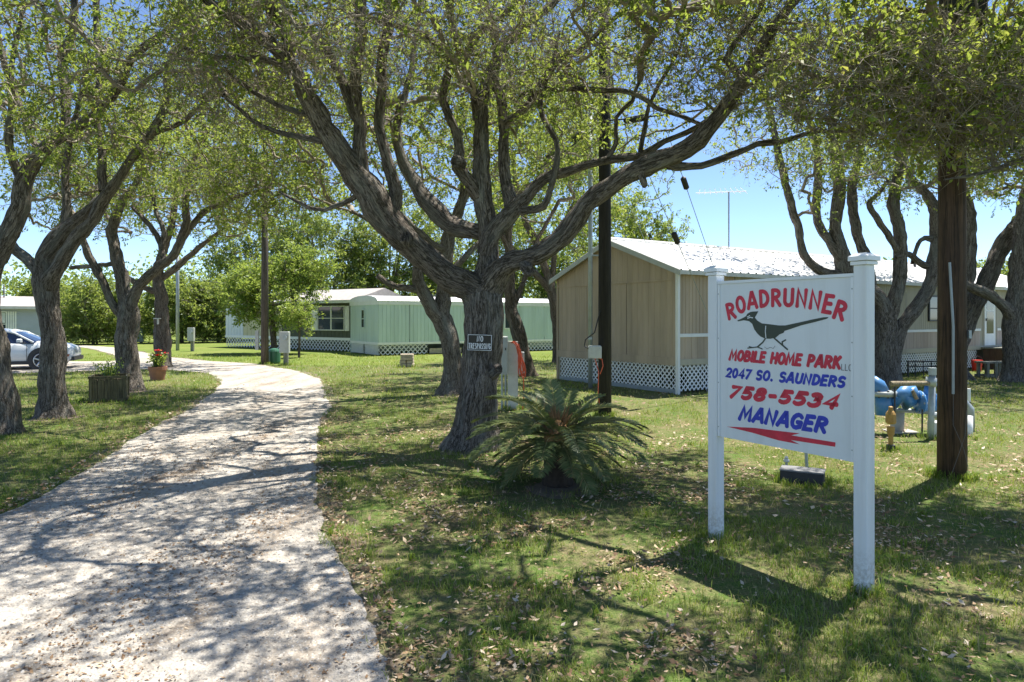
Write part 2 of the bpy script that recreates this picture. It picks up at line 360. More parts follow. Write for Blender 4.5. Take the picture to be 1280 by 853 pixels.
def twigs_leaves(nb, lb, pts, rng, ntw, nleaf, tl, ls, leafless=0.0, tintc=.5, droop=.0, up=.25, aspect=.45):
    M = len(pts); ends = pts[:, -1]; dirs = pts[:, -1] - pts[:, -2]; dirs /= np.linalg.norm(dirs, axis=1)[:, None] + 1e-9
    f = rng.random((M, ntw)); seg = pts[:, 2] * 1.0
    base = seg[:, None, :] * (1 - f[..., None]) + ends[:, None, :] * f[..., None]
    d = rng.normal(size=(M, ntw, 3)) * .75 + dirs[:, None, :] * .8; d[..., 2] += up - droop; d /= np.linalg.norm(d, axis=2)[..., None]
    L = tl * (.5 + rng.random((M, ntw))); tip = base + d * L[..., None]
    mid = base + d * L[..., None] * .5 + rng.normal(size=d.shape) * .06 * L[..., None]
    b = base.reshape(-1, 3); mm = mid.reshape(-1, 3); t = tip.reshape(-1, 3); n = len(b)
    r = .0035
    ref = rng.normal(size=(n, 3)); u = np.cross(t - b, ref); u /= np.linalg.norm(u, axis=1)[:, None] + 1e-9; w = np.cross((t - b) / (np.linalg.norm(t - b, axis=1)[:, None] + 1e-9), u)
    A = np.arange(3) * 2 * PI / 3; o = (np.cos(A)[None, :, None] * u[:, None, :] + np.sin(A)[None, :, None] * w[:, None, :])
    v = np.stack([b[:, None, :] + o * r, mm[:, None, :] + o * r * .75, t[:, None, :] + o * r * .4], 1)
    c0 = np.arange(n)[:, None, None] * 9; i = np.arange(2)[None, :, None] * 3; kk = np.arange(3)[None, None, :]; j = (kk + 1) % 3
    nb.add(v, np.stack([c0 + i + kk, c0 + i + j, c0 + i + 3 + j, c0 + i + 3 + kk], -1), v.reshape(-1, 3))
    if nleaf <= 0: return
    keep = rng.random(M) >= leafless; b = base[keep].reshape(-1, 3); t = tip[keep].reshape(-1, 3); dd = d[keep].reshape(-1, 3)
    n = len(b); ct = np.repeat(rng.normal(0, .19, keep.sum()), ntw)
    g = .35 + .7 * rng.random((n, nleaf)) ** .6; p = b[:, None, :] + (t - b)[:, None, :] * g[..., None] + rng.normal(size=(n, nleaf, 3)) * ls * .28
    ld = rng.normal(size=(n, nleaf, 3)) + dd[:, None, :] * .7; ld[..., 2] -= droop; ld /= np.linalg.norm(ld, axis=2)[..., None]
    nn = rng.normal(size=(n, nleaf, 3)) * .7; nn[..., 2] += .8; sd = np.cross(ld, nn); sd /= np.linalg.norm(sd, axis=2)[..., None] + 1e-9
    nrm = np.cross(sd, ld)
    ll = ls * (.45 + .95 * rng.random((n, nleaf)))[..., None]; wd = ll * aspect
    v = np.stack([p, p + ld * ll * .55 + sd * wd * .5 + nrm * ll * .08, p + ld * ll - nrm * ll * .1, p + ld * ll * .5 - sd * wd * .5 + nrm * ll * .08], 2)
    tint = np.clip(tintc + ct[:, None] + rng.normal(0, .17, (n, nleaf)), 0, .95); tint = np.where(rng.random((n, nleaf)) < .025, 1.0, tint)
    N = n * nleaf
    lb.add(v, np.arange(N * 4).reshape(-1, 4), np.repeat(tint.ravel(), 4))
TREE_N = [0]
def tree(label, Y0, limbs, crowns, name='oak_tree', group='live oaks', zmin=2.6, ntw=5, nleaf=10, tl=.32, ls=.066, leafless=.18, tint=.52,
         leaf='oak_leaf', bark='bark', sides=14, thr=.3, clear=(), curl=.22, cat='tree', tip=.0056, step=.12, expo=.47, rmax=.07, kn=1.2, twiggy=(), dens=1.0):
    TREE_N[0] += 1; sd = TREE_N[0]; rng = np.random.default_rng(100 + sd)
    nb = NB(); lb = NB(); L3 = []
    for li, lm in enumerate(limbs):
        pts = []
        for (px, py, dY, w) in lm:
            p = P(px, py, Y0 + dY); pts.append([*p, w / 2 / F * (Y0 + dY) * ((.95 if li == 0 else .86) if name == 'oak_tree' else 1)])
        pts = np.array(pts)
        if li == 0: pts[0, 2] = -.12
        c = crspline(pts, step)
        jit = np.cumsum(rng.normal(size=(len(c), 3)), axis=0) * .007; c[1:, :3] += (jit - np.linspace(0, 1, len(c))[:, None] * jit[-1])[1:] * (1 if len(c) > 4 else 0)
        if li == 0:
            z = c[:, 2]; c[:, 3] *= 1 + .38 * np.exp(-np.maximum(z, 0) / .16)
        limb_tube(nb, c, sides if c[:, 3].max() > .05 else 8, sd * 7 + li); L3.append(c)
    origin = L3[0][0, :3].copy(); origin[2] = 0
    T = np.concatenate([ell(cr[0], cr[1], int(cr[2] * kn), shell=(cr[3] if len(cr) > 3 else .4), zcut=(cr[4] if len(cr) > 4 else None)) for cr in crowns])
    if thr > 0: T = clumpy(T, .8 if name == 'oak_tree' else 1.15, thr + (.13 if name == 'oak_tree' else 0), sd)
    if clear:
        px, py = proj(T); bad = np.zeros(len(T), bool)
        for poly in clear: bad |= in_poly(px, py, poly)
        T = T[~bad]
    tb = NB(); pts = grow(tb, L3, T, zmin, rng, tip=tip, curl=curl, expo=expo, rmax=rmax)
    twigs_leaves(tb, lb, pts, rng, ntw, nleaf, tl, ls, leafless, tint)
    if twiggy:
        T = np.concatenate([ell(c_, r_, n_) for c_, r_, n_ in twiggy]); pt2 = grow(tb, L3 + [np.concatenate([pts[:, 2], np.full((len(pts), 1), .01)], 1)], T, 1.5, rng, tip=.0022, curl=.5)
        twigs_leaves(tb, lb, pt2, rng, 7, 1, tl * 1.1, ls, 0, tint)
    root = thing(name, label, cat, origin, group=group)
    nb.build('trunk', bark, root, 'bk', True, origin)
    tb.build('branches', 'twig_bark', root, 'bk', True, origin)
    lb.build('crown', leaf, root, 'tint', False, origin)
    return root
SKYWIN = [[(770, 205), (905, 190), (965, 205), (1010, 330), (960, 345), (845, 340), (840, 262), (770, 300)], [(0, 322), (28, 322), (55, 352), (55, 365), (0, 350)]]

# the big oak beside the drive
ML = [
 [(588, 562, 0, 60), (592, 535, 0, 55), (598, 490, 0, 52), (602, 440, 0, 51), (603, 400, 0, 54), (604, 375, .02, 52), (607, 345, .04, 34), (608, 322, .05, 28), (607, 295, .05, 27), (602, 256, .0, 26), (598, 225, .0, 23), (597, 188, .05, 21), (598, 160, .1, 19), (600, 124, .2, 17), (611, 94, .3, 15), (633, 58, .4, 13), (660, 34, .5, 11), (700, -10, .7, 9), (730, -80, 1.0, 6)],
 [(603, 392, 0, 50), (592, 362, -.05, 44), (562, 346, -.15, 40), (530, 322, -.3, 42), (505, 298, -.45, 45), (479, 268, -.6, 46), (456, 232, -.75, 42), (436, 205, -.9, 36), (418, 180, -1.05, 33), (392, 133, -1.25, 28), (358, 73, -1.5, 22), (313, 36, -1.75, 17), (264, 4, -2.0, 14), (200, -50, -2.2, 10), (120, -120, -2.4, 7)],
 [(452, 225, -.75, 26), (449, 195, -.85, 20), (448, 150, -.9, 18), (444, 94, -.95, 17), (449, 37, -1.0, 17), (448, -10, -1.0, 16), (440, -90, -1.2, 12), (430, -200, -1.5, 8)],
 [(485, 272, -.55, 28), (494, 238, -.55, 20), (484, 205, -.6, 16), (474, 160, -.6, 15), (475, 105, -.6, 15), (473, 79, -.6, 15), (481, 37, -.65, 15), (483, -5, -.7, 14), (490, -80, -.8, 10), (510, -180, -.9, 7)],
 [(604, 292, .1, 22), (585, 285, .2, 24), (568, 280, .3, 25), (548, 264, .4, 26), (531, 247, .5, 23), (519, 226, .6, 20), (506, 203, .6, 16), (498, 165, .6, 13), (503, 136, .7, 11), (512, 105, .8, 9), (520, 60, 1.0, 7), (525, 0, 1.2, 5)],
 [(601, 250, 0, 20), (588, 229, -.1, 20), (575, 208, -.2, 19), (577, 188, -.25, 15), (568, 160, -.3, 13), (555, 126, -.35, 12), (558, 100, -.4, 12), (565, 80, -.45, 12), (561, 70, -.5, 11), (535, 45, -.6, 9), (505, 37, -.7, 8), (470, 25, -.8, 6), (430, 0, -1.0, 5)],
 [(570, 80, -.45, 11), (576, 62, -.5, 10), (566, 30, -.55, 10), (560, -10, -.6, 9), (550, -90, -.7, 7)],
 [(597, 150, .1, 13), (592, 124, .0, 12), (588, 97, -.1, 12), (580, 78, -.2, 11), (600, 40, -.2, 10), (640, 5, -.2, 9), (680, -50, -.3, 7)],
 [(607, 318, .0, 26), (613, 295, -.05, 27), (630, 270, -.1, 27), (645, 257, -.15, 23), (660, 243, -.2, 17), (680, 222, -.25, 15), (706, 216, -.3, 13), (734, 205, -.35, 12), (760, 198, -.4, 12), (796, 192, -.45, 11), (831, 176, -.5, 9), (873, 155, -.55, 8), (920, 120, -.6, 6), (960, 90, -.7, 4)],
 [(640, 258, -.1, 22), (635, 240, -.05, 18), (629, 210, .0, 17), (629, 157, .05, 15), (625, 120, .1, 14), (617, 100, .2, 12), (620, 60, .3, 11), (610, 10, .4, 9), (600, -60, .5, 7)],
 [(629, 154, .05, 12), (655, 139, 0, 11), (677, 105, -.1, 11), (696, 76, -.2, 10), (719, 67, -.3, 9), (750, 40, -.4, 7), (790, 0, -.5, 6), (820, -60, -.6, 5)],
 [(648, 262, -.15, 17), (661, 263, -.25, 13), (680, 257, -.3, 11), (690, 235, -.3, 9), (698, 205, -.3, 9), (696, 175, -.3, 8), (680, 146, -.2, 8), (677, 122, -.1, 7), (690, 80, 0, 5), (700, 40, .1, 4)],
 [(606, 372, -.02, 40), (622, 342, -.15, 34), (638, 328, -.25, 30), (660, 321, -.4, 28), (689, 309, -.55, 30), (714, 284, -.7, 31), (731, 253, -.8, 29), (760, 234, -.9, 27), (792, 214, -1.0, 28), (821, 202, -1.1, 29), (856, 188, -1.2, 27), (884, 162, -1.3, 24), (908, 130, -1.4, 21), (933, 95, -1.5, 18), (951, 63, -1.6, 16), (979, 21, -1.7, 14), (1010, -15, -1.8, 12), (1060, -80, -2.0, 9)],
 [(835, 206, -1.1, 14), (863, 211, -1.1, 11), (905, 200, -1.15, 10), (947, 183, -1.2, 9), (979, 179, -1.3, 8), (1020, 165, -1.4, 6), (1060, 165, -1.5, 4)],
 [(650, 120, -.2, 8), (680, 112, -.4, 8), (736, 112, -.6, 8), (789, 116, -.8, 8), (821, 135, -.9, 7), (859, 148, -1.0, 6), (884, 160, -1.2, 5)],
 [(760, 198, -.4, 7), (770, 180, -.4, 7), (770, 148, -.45, 6), (789, 127, -.6, 6), (800, 100, -.6, 4)],
 [(800, 190, -.45, 7), (805, 160, -.45, 7), (812, 135, -.5, 6), (830, 95, -.6, 5), (850, 62, -.7, 4), (860, 20, -.8, 3)],
 [(930, 100, -1.5, 12), (905, 75, -1.4, 10), (925, 45, -1.4, 9), (950, 10, -1.4, 8), (960, -40, -1.4, 6)],
 [(933, 97, -1.5, 9), (965, 72, -1.7, 8), (994, 75, -1.9, 8), (1009, 94, -2.0, 7), (1072, 109, -2.2, 7), (1140, 109, -2.4, 6), (1215, 96, -2.6, 4)],
 [(1130, 109, -2.35, 6), (1160, 122, -2.4, 6), (1200, 157, -2.5, 5), (1222, 172, -2.6, 5), (1275, 187, -2.7, 3)],
 [(508, 299, -.45, 20), (508, 298, -.70, 19), (508, 298, -.745, 16), (508, 298, -.75, 1)],
 [(655, 330, -.4, 18), (662, 338, -.62, 17), (663, 339, -.66, 13), (663, 339, -.665, 1)],
 [(800, 214, -1.05, 12), (806, 232, -1.15, 9), (806, 234, -1.155, 1)],
 [(576, 206, -.2, 18), (571, 202, -.45, 19), (570, 202, -.50, 13), (570, 202, -.505, 1)],
 [(612, 470, -.1, 20), (622, 462, -.26, 17), (623, 461, -.29, 11), (623, 461, -.295, 1)],
 [(402, 177, -1.1, 10), (345, 165, -1.2, 8), (313, 149, -1.3, 6), (280, 120, -1.4, 4)],
 [(386, 142, -1.2, 10), (345, 132, -1.3, 8), (300, 105, -1.4, 7), (280, 85, -1.5, 5)],
 [(358, 82, -1.5, 11), (313, 73, -1.6, 9), (272, 73, -1.7, 7), (230, 60, -1.8, 5)],
 [(367, 70, -1.45, 17), (355, 40, -1.5, 17), (340, 15, -1.5, 16), (332, -20, -1.6, 13), (310, -90, -1.8, 9)],
 [(446, 150, -.9, 14), (434, 115, -.9, 14), (415, 73, -.8, 13), (386, 41, -.7, 12), (358, 22, -.6, 9), (330, -20, -.5, 7)],
 [(456, 240, -.7, 10), (430, 255, -.5, 7), (395, 262, -.3, 6), (350, 240, -.1, 4)],
]
tree('massive spreading oak with the NO TRESPASSING plate nailed to its trunk', 9.48, ML,
     [((-.8, 9.6, 6.6), (6.3, 5.0, 2.1), 1500, .25, 4.35), ((-4.3, 8.2, 6.3), (2.6, 2.6, 1.9), 420, .3), ((3.3, 8.2, 5.9), (2.2, 2.2, 1.6), 420, .3, 4.2), ((0.5, 9.8, 5.6), (3.9, 2.4, 1.5), 420, .1), ((3.3, 5.8, 5.5), (4.8, 2.2, .8), 900, .1), ((-3.2, 6.3, 5.9), (2.5, 2.2, .8), 130, .1), ((-1.5, 13.2, 5.6), (4.5, 1.6, 1.6), 420, .1)],  # flattest volumes: foliage added above the view to shade lawn and drive
     clear=SKYWIN, sides=20, thr=.34, zmin=3.4, leafless=.12, rmax=.05, twiggy=[((2.9, 8.0, 5.0), (1.5, 1.2, .8), 280), ((-3.3, 8.6, 4.9), (1.6, 1.2, .7), 280), ((.3, 8.8, 5.3), (2.2, 1.2, .8), 260), ((-1.5, 7.6, 5.0), (2.0, .9, .7), 180)])

tree('dark oak with a curled stub limb, standing just behind the massive oak', 16.2,
 [[(567, 494, 0, 32), (565, 465, 0, 27), (558, 425, 0, 26), (549, 396, 0, 27), (553, 375, .05, 20), (556, 345, .1, 18), (558, 315, .2, 18), (560, 295, .25, 17), (575, 260, .3, 14), (580, 225, .4, 12), (570, 190, .5, 10), (585, 130, .6, 7)],
  [(549, 398, 0, 24), (536, 380, -.1, 20), (524, 358, -.2, 18), (519, 330, -.3, 12), (508, 305, -.4, 9), (480, 285, -.6, 7), (440, 265, -.8, 5)],
  [(524, 362, -.2, 12), (511, 361, -.3, 10), (494, 359, -.4, 9), (480, 352, -.45, 9), (472, 345, -.5, 8)],
  [(559, 315, .15, 12), (539, 306, .0, 12), (520, 288, -.2, 9), (490, 260, -.4, 7), (460, 235, -.6, 5)],
  [(556, 352, .1, 9), (570, 334, .2, 9), (588, 316, .4, 8), (620, 280, .8, 6), (650, 240, 1.0, 4)]],
 [((-1.6, 16.4, 6.9), (4.6, 3.6, 2.4), 800, .2, 4.2), ((-4.2, 15.6, 5.6), (2.4, 2.4, 1.5), 260, .2)], ls=.088, tl=.36, leafless=.15, zmin=3.2, clear=SKYWIN)
tree('thin dark oak growing directly behind the electric meter cabinet', 21.3,
 [[(661, 471, 0, 20), (655, 445, 0, 18), (647, 415, 0, 18), (640, 390, 0, 17), (637, 357, 0, 14), (637, 318, 0, 11), (638, 281, 0, 10), (645, 240, 0, 8), (640, 190, 0, 6)],
  [(640, 388, 0, 8), (655, 350, .3, 7), (672, 300, .6, 6), (700, 250, 1, 5)], [(637, 320, 0, 8), (620, 280, -.3, 7), (600, 240, -.6, 5)]],
 [((.4, 21.4, 7.3), (3.6, 3.4, 2.6), 520, .3, 4.4)], ls=.12, tl=.4, zmin=3.5, bark='bark_far', clear=SKYWIN)
tree('forked oak leaning beside the tan gable wall, in front of the mint trailer', 27.5,
 [[(697, 455, 0, 12), (696, 430, 0, 11), (694, 400, 0, 11), (689, 363, 0, 12), (681, 336, 0, 10), (669, 302, 0, 10), (656, 278, 0, 8), (650, 240, 0, 6)],
  [(690, 366, 0, 11), (674, 347, 0, 11), (655, 329, -.2, 9), (640, 310, -.4, 6)], [(690, 360, 0, 8), (692, 323, .2, 8), (700, 290, .4, 7), (720, 250, .6, 5)]],
 [((2.2, 28, 6.6), (3.8, 3.2, 2.4), 520, .3, 3.9)], ls=.14, tl=.42, zmin=3.5, bark='bark_far', tint=.55, clear=SKYWIN)
# the row of oaks left of the drive
tree('oak trunk leaning out of the picture at the edge of the left lawn', 10.75,
 [[(8, 543, 0, 34), (4, 500, 0, 30), (-4, 450, 0, 29), (-14, 400, 0, 28), (-16, 355, 0, 27), (0, 309, 0, 24), (22, 268, 0, 23), (34, 218, 0, 20), (52, 192, 0, 17), (77, 170, 0, 16), (112, 151, 0, 14), (147, 116, -.1, 12), (170, 70, -.2, 11), (209, 43, -.3, 10), (228, 0, -.4, 9), (240, -80, -.5, 7)],
  [(80, 168, 0, 13), (80, 116, .1, 13), (77, 77, .2, 12), (89, 31, .3, 11), (92, -20, .3, 9), (80, -120, .3, 7)],
  [(-16, 355, 0, 20), (-40, 290, -.2, 20), (-70, 200, -.5, 17), (-90, 80, -.8, 12), (-100, -60, -1, 8)],
  [(30, 235, 0, 12), (10, 180, -.2, 11), (15, 120, -.3, 9), (0, 50, -.4, 8), (-10, -40, -.5, 6)],
  [(50, 195, .0, 9), (30, 150, .3, 8), (10, 90, .5, 7), (20, 30, .6, 6), (40, -40, .6, 5)]],
 [((-7.6, 10.4, 6.0), (3.9, 3.4, 1.8), 620, .2, 4.2), ((-6.6, 10.8, 4.9), (2.2, 2.2, 1.1), 220, .2)], leafless=.2, thr=.36, clear=SKYWIN)
tree('upright left-lawn oak with thick forked top, next to the parked car', 12.4,
 [[(66, 524, 0, 36), (65, 495, 0, 31), (66, 450, 0, 29), (65, 415, 0, 28), (60, 375, 0, 28), (58, 350, 0, 29), (57, 322, .05, 22), (82, 293, .1, 21), (107, 267, .15, 14), (127, 248, .2, 12)],
  [(60, 358, 0, 25), (72, 338, -.1, 19), (93, 308, -.15, 18), (118, 278, -.2, 17), (129, 256, -.2, 18), (146, 231, -.2, 14), (162, 203, -.2, 13), (190, 166, -.3, 12), (207, 128, -.3, 11), (210, 93, -.4, 10), (232, 50, -.5, 9), (250, 0, -.6, 7)],
  [(128, 240, -.2, 12), (124, 208, -.1, 12), (124, 186, 0, 11), (117, 147, 0, 10), (124, 85, .1, 9), (122, 20, .2, 8), (130, -50, .2, 6)],
  [(58, 350, 0, 20), (38, 327, .1, 16), (20, 309, .2, 14), (2, 288, .3, 12), (-25, 250, .4, 10), (-50, 190, .6, 8)],
  [(80, 295, .1, 12), (86, 260, .2, 12), (84, 220, .3, 10), (90, 170, .4, 8), (105, 110, .5, 6)],
  [(190, 168, -.3, 8), (225, 155, -.3, 7), (255, 130, -.4, 6), (285, 110, -.5, 4)]],
 [((-7.2, 12.4, 6.4), (4.0, 3.2, 1.9), 560, .2, 4.3), ((-5.3, 12.2, 5.2), (1.9, 1.8, 1.1), 200, .2), ((-8.0, 13.6, 4.9), (2.6, 1.4, .9), 240, .1)], leafless=.25, thr=.36, clear=SKYWIN)
tree('three-stemmed oak rising right behind the wooden planter box', 17.1,
 [[(161, 489, 0, 32), (160, 465, 0, 27), (157, 425, 0, 25), (158, 395, 0, 25), (153, 362, .05, 18), (144, 322, .1, 15), (138, 287, .15, 14), (146, 262, .2, 11), (155, 246, .3, 10), (170, 228, .4, 8), (185, 190, .5, 6)],
  [(157, 398, 0, 16), (141, 380, -.1, 11), (127, 349, -.2, 12), (110, 321, -.3, 11), (104, 303, -.35, 9), (90, 270, -.5, 7)],
  [(160, 395, 0, 20), (172, 361, 0, 16), (197, 338, -.1, 14), (217, 321, -.1, 12), (226, 304, -.1, 12), (233, 278, -.1, 11), (232, 248, -.1, 10), (240, 205, -.2, 8), (262, 160, -.3, 6)],
  [(205, 332, 0, 8), (203, 318, .1, 8), (197, 298, .2, 8), (182, 276, .3, 7), (165, 258, .4, 5)],
  [(226, 302, 0, 9), (242, 281, .1, 9), (260, 262, .2, 8), (300, 245, .3, 6), (335, 235, .4, 4)],
  [(200, 320, .1, 7), (205, 290, .2, 7), (196, 265, .3, 6), (190, 235, .4, 4)],
  [(146, 330, .1, 7), (120, 332, .3, 6), (88, 335, .5, 5)]],
 [((-8.6, 17.1, 6.6), (4.3, 3.4, 2.2), 560, .2, 4.0), ((-6.6, 16.9, 4.9), (2.3, 1.8, 1.0), 230, .2), ((-10.8, 17.6, 5.0), (2.6, 1.6, 1.1), 260, .1)], leafless=.25, twiggy=[((-6.4, 17, 5.2), (1.9, 1.4, .9), 220)], ls=.078, tl=.4, thr=.34, clear=SKYWIN)
tree('slim oak behind the potted red roses at the drive bend', 25.2,
 [[(204, 460, 0, 22), (203, 430, 0, 19), (201, 405, 0, 18), (201, 375, 0, 15), (197, 345, 0, 14), (205, 310, 0, 11), (215, 280, 0, 9), (220, 240, 0, 7)],
  [(200, 365, 0, 11), (185, 362, 0, 9), (165, 350, 0, 7), (140, 330, -.2, 5)], [(199, 350, 0, 9), (220, 335, .2, 9), (250, 310, .4, 7), (280, 285, .6, 5)]],
 [((-12.6, 25.5, 7.2), (4.8, 3.8, 2.6), 720, .2, 4.2)], ls=.13, tl=.45, bark='bark_far', zmin=3.6, thr=.32, clear=SKYWIN)
# right side
tree('many-stemmed oak spreading behind the roadrunner sign', 18.4,
 [[(1108, 483, 0, 40), (1107, 450, 0, 33), (1107, 418, 0, 28), (1106, 395, 0, 24), (1096, 375, 0, 22), (1072, 355, 0, 24), (1055, 338, 0, 25), (1053, 315, 0, 17), (1044, 281, .1, 15), (1050, 236, .1, 16), (1048, 202, .2, 14), (1040, 160, .3, 11), (1050, 100, .4, 8)],
  [(1058, 342, 0, 18), (1031, 341, -.1, 14), (1006, 319, -.2, 12), (996, 281, -.3, 11), (983, 236, -.4, 11), (972, 191, -.5, 10), (965, 150, -.6, 8), (950, 100, -.8, 6)],
  [(1054, 325, 0, 18), (1036, 301, .1, 13), (1020, 270, .2, 12), (1022, 217, .3, 11), (1018, 170, .4, 9), (1000, 120, .5, 7)],
  [(1092, 368, 0, 14), (1081, 320, .1, 15), (1070, 285, .2, 14), (1065, 240, .3, 13), (1075, 190, .4, 10), (1090, 130, .5, 7)],
  [(1108, 405, 0, 22), (1115, 388, 0, 20), (1125, 349, 0, 19), (1125, 292, .05, 17), (1118, 255, .1, 16), (1125, 210, .2, 15), (1135, 160, .3, 11), (1130, 100, .4, 8)],
  [(1122, 315, 0, 9), (1114, 300, -.1, 9), (1099, 277, -.2, 9), (1087, 255, -.3, 8), (1099, 242, -.4, 6), (1110, 225, -.5, 4)],
  [(1111, 455, 0, 26), (1118, 432, 0, 20), (1130, 404, 0, 20), (1158, 362, .1, 20), (1168, 322, .2, 19), (1170, 274, .3, 18), (1160, 245, .4, 14), (1140, 224, .5, 10), (1120, 190, .6, 7)],
  [(1166, 335, .2, 11), (1150, 329, .1, 9), (1136, 318, .0, 8), (1120, 322, -.1, 4)],
  [(1168, 300, .2, 10), (1150, 300, .2, 6), (1140, 330, .2, 5)]],
 [((10.2, 18.4, 7.2), (4.8, 3.6, 2.2), 800, .2, 4.7), ((9.5, 17.0, 5.7), (3.2, 2.0, .9), 300, .1), ((6.9, 17.8, 4.6), (1.0, 1.0, .9), 36, .1)], ls=.085, tl=.42, leafless=.3, zmin=4.2, clear=[[(930, 235), (990, 225), (1040, 310), (1090, 300), (1140, 290), (1140, 335), (930, 335)]])
tree('oak with a leaning stem, partly behind the big brown pole', 20.3,
 [[(1192, 476, 0, 36), (1195, 440, 0, 28), (1205, 408, 0, 22), (1229, 361, 0, 20), (1256, 304, 0, 21), (1275, 277, 0, 19), (1300, 240, 0, 15), (1320, 180, 0, 10)],
  [(1200, 420, 0, 18), (1208, 370, .1, 17), (1211, 337, .1, 17), (1213, 277, .2, 15), (1205, 235, .3, 12), (1190, 180, .4, 9), (1200, 110, .5, 6)]],
 [((13.8, 20.4, 8.0), (4.8, 3.8, 2.8), 600, .3, 5.0)], ls=.11, tl=.42, leafless=.2, zmin=4.4)
tree('stout oak with a drooping side limb, beside the weathered wooden bench', 19.6,
 [[(1271, 475, 0, 40), (1270, 450, 0, 30), (1269, 405, 0, 27), (1273, 350, 0, 26), (1277, 310, 0, 25), (1282, 260, 0, 20), (1300, 200, 0, 14)],
  [(1272, 412, 0, 22), (1260, 389, -.1, 17), (1241, 371, -.2, 15), (1222, 361, -.3, 15), (1206, 355, -.4, 12), (1185, 335, -.5, 8), (1175, 310, -.6, 5)],
  [(1276, 320, 0, 18), (1310, 270, -.3, 15), (1350, 200, -.6, 10)]],
 [((16.2, 20.2, 7.6), (4.6, 3.6, 2.6), 520, .3, 4.9)], ls=.11, tl=.42, zmin=4.4)
tree('oak reaching in overhead from the edge with thick glossy leaves above the brown pole', 7.4,
 [[(1640, 622, 0, 60), (1630, 500, 0, 52), (1600, 380, 0, 48), (1560, 250, -.1, 40), (1500, 150, -.2, 32), (1420, 90, -.3, 24), (1340, 60, -.4, 17), (1260, 40, -.5, 12), (1190, 20, -.6, 8), (1120, 10, -.7, 5)],
  [(1420, 95, -.3, 16), (1350, 150, -.5, 12), (1290, 190, -.7, 8), (1230, 215, -.8, 5), (1180, 225, -.9, 3)],
  [(1340, 62, -.4, 12), (1280, 100, -.2, 10), (1200, 130, 0, 7), (1120, 150, .2, 5), (1060, 165, .3, 3)],
  [(1500, 150, -.2, 24), (1480, 20, .2, 18), (1400, -100, .5, 12), (1300, -180, .8, 8)],
  [(1560, 250, -.1, 22), (1640, 100, -.3, 18), (1700, -60, -.5, 12)]],
 [((5.9, 7.0, 4.9), (2.6, 1.4, 1.1), 380, .1, 3.15), ((4.2, 7.3, 4.35), (1.5, 1.1, .75), 140, .1, 3.3), ((8.5, 7.2, 6.0), (2.5, 1.8, 1.1), 170, .3)], ls=.076, leafless=.15, thr=.22, twiggy=[((4.0, 6.8, 4.05), (1.5, .9, .6), 460), ((5.2, 6.8, 3.6), (.9, .7, .4), 180)], zmin=3.0, tint=.72, sides=16,
 clear=[[(900, 190), (985, 205), (1010, 330), (900, 330)]])
# ------------------------------------------------------------------ background vegetation
def bush(label, px, Y, w, h, n, tint=.5, leaf='bush_leaf', ls=.2, stem=.05, name='bush', cat='bush', group='bushes along the far edge of the park', d=None, stems=5, trunk_h=0.1, nleaf=9, thr=.2, clear=()):
    x = (px - CX) / F * Y; d = d or w * .7
    rt = random.Random(int(px * 7 + Y)); L = []
    for i in range(stems):
        a = rt.uniform(0, 2 * PI); e = rt.uniform(.2, .5)
        top = (x + math.cos(a) * w * e, Y + math.sin(a) * d * e, h * rt.uniform(.5, .75)); k = trunk_h + .15
        pp = [(x + rt.uniform(-.1, .1) * stems * .3, Y + rt.uniform(-.1, .1), -.1), (x + math.cos(a) * w * .06, Y + math.sin(a) * d * .06, h * k), (x + math.cos(a) * w * e * .6, Y + math.sin(a) * d * e * .6, h * (k + .2)), top]
        L.append([(CX + F * p[0] / p[1], HY - F * (p[2] - EYE) / p[1], p[1] - Y, 2 * F / p[1] * stem * (1 - .25 * j)) for j, p in enumerate(pp)])
    zc = h * (trunk_h + (1 - trunk_h) * .5)
    cr = [((x, Y, zc), (w * .8, d * .8, h * (1 - trunk_h) * .5), int(n * .5), .2, .15)]
    if trunk_h < .15: cr.append(((x, Y - d * .1, h * .25), (w * .95, d * .8, h * .26), int(n * .35), .3, .1))
    for i in range(5):
        a = rt.uniform(0, 2 * PI); r = w * rt.uniform(.3, .6)
        cr.append(((x + math.cos(a) * r, Y + math.sin(a) * r * d / w, zc + h * rt.uniform(-.15, .3)), (w * .38, d * .38, h * .24), int(n * .1), .2, .15))
    return tree(label, Y, L, cr, name=name, cat=cat, group=group, zmin=h * .12, ntw=4, nleaf=nleaf, kn=1.3, tl=ls * 2.2, ls=ls, leafless=0, tint=tint, leaf=leaf, bark='bark_far', sides=7, thr=thr, tip=.008, step=.4, clear=clear)
HB = 'low trees closing the far edge of the park'
bush('grey-green bush at the end of the drive, behind the silver car', 70, 50, 3.6, 4.6, 320, .5, stems=6, group=HB)
bush('bright bush between the parked car oak and the planter oak', 118, 47, 3.2, 4.6, 330, .6, stems=6, group=HB)
bush('bush with dry brown patches low on its side, beyond the planter box', 150, 52, 3.0, 3.6, 240, .45, stems=6, group=HB)
bush('leafy bush seen behind the thin grey service pole', 226, 50, 3.2, 5.2, 330, .5, stems=6, group=HB)
bush('dark bush left of the pale shed end', 272, 51, 2.8, 4.6, 260, .3, stems=6, group=HB)
bush('pale green ornamental tree with leaning grey trunks in front of the dark green home', 342, 34.5, 3.3, 4.9, 440, .62, leaf='light_leaf', name='ornamental_tree', cat='tree', group='young ornamental trees', stems=4, stem=.11, trunk_h=.22, ls=.16, thr=.18)
bush('small yellow-green sapling beside the meter pedestal', 374, 31, .85, 2.9, 110, .8, leaf='light_leaf', name='sapling', cat='tree', group='young ornamental trees', stems=3, stem=.03, trunk_h=.42, ls=.12)
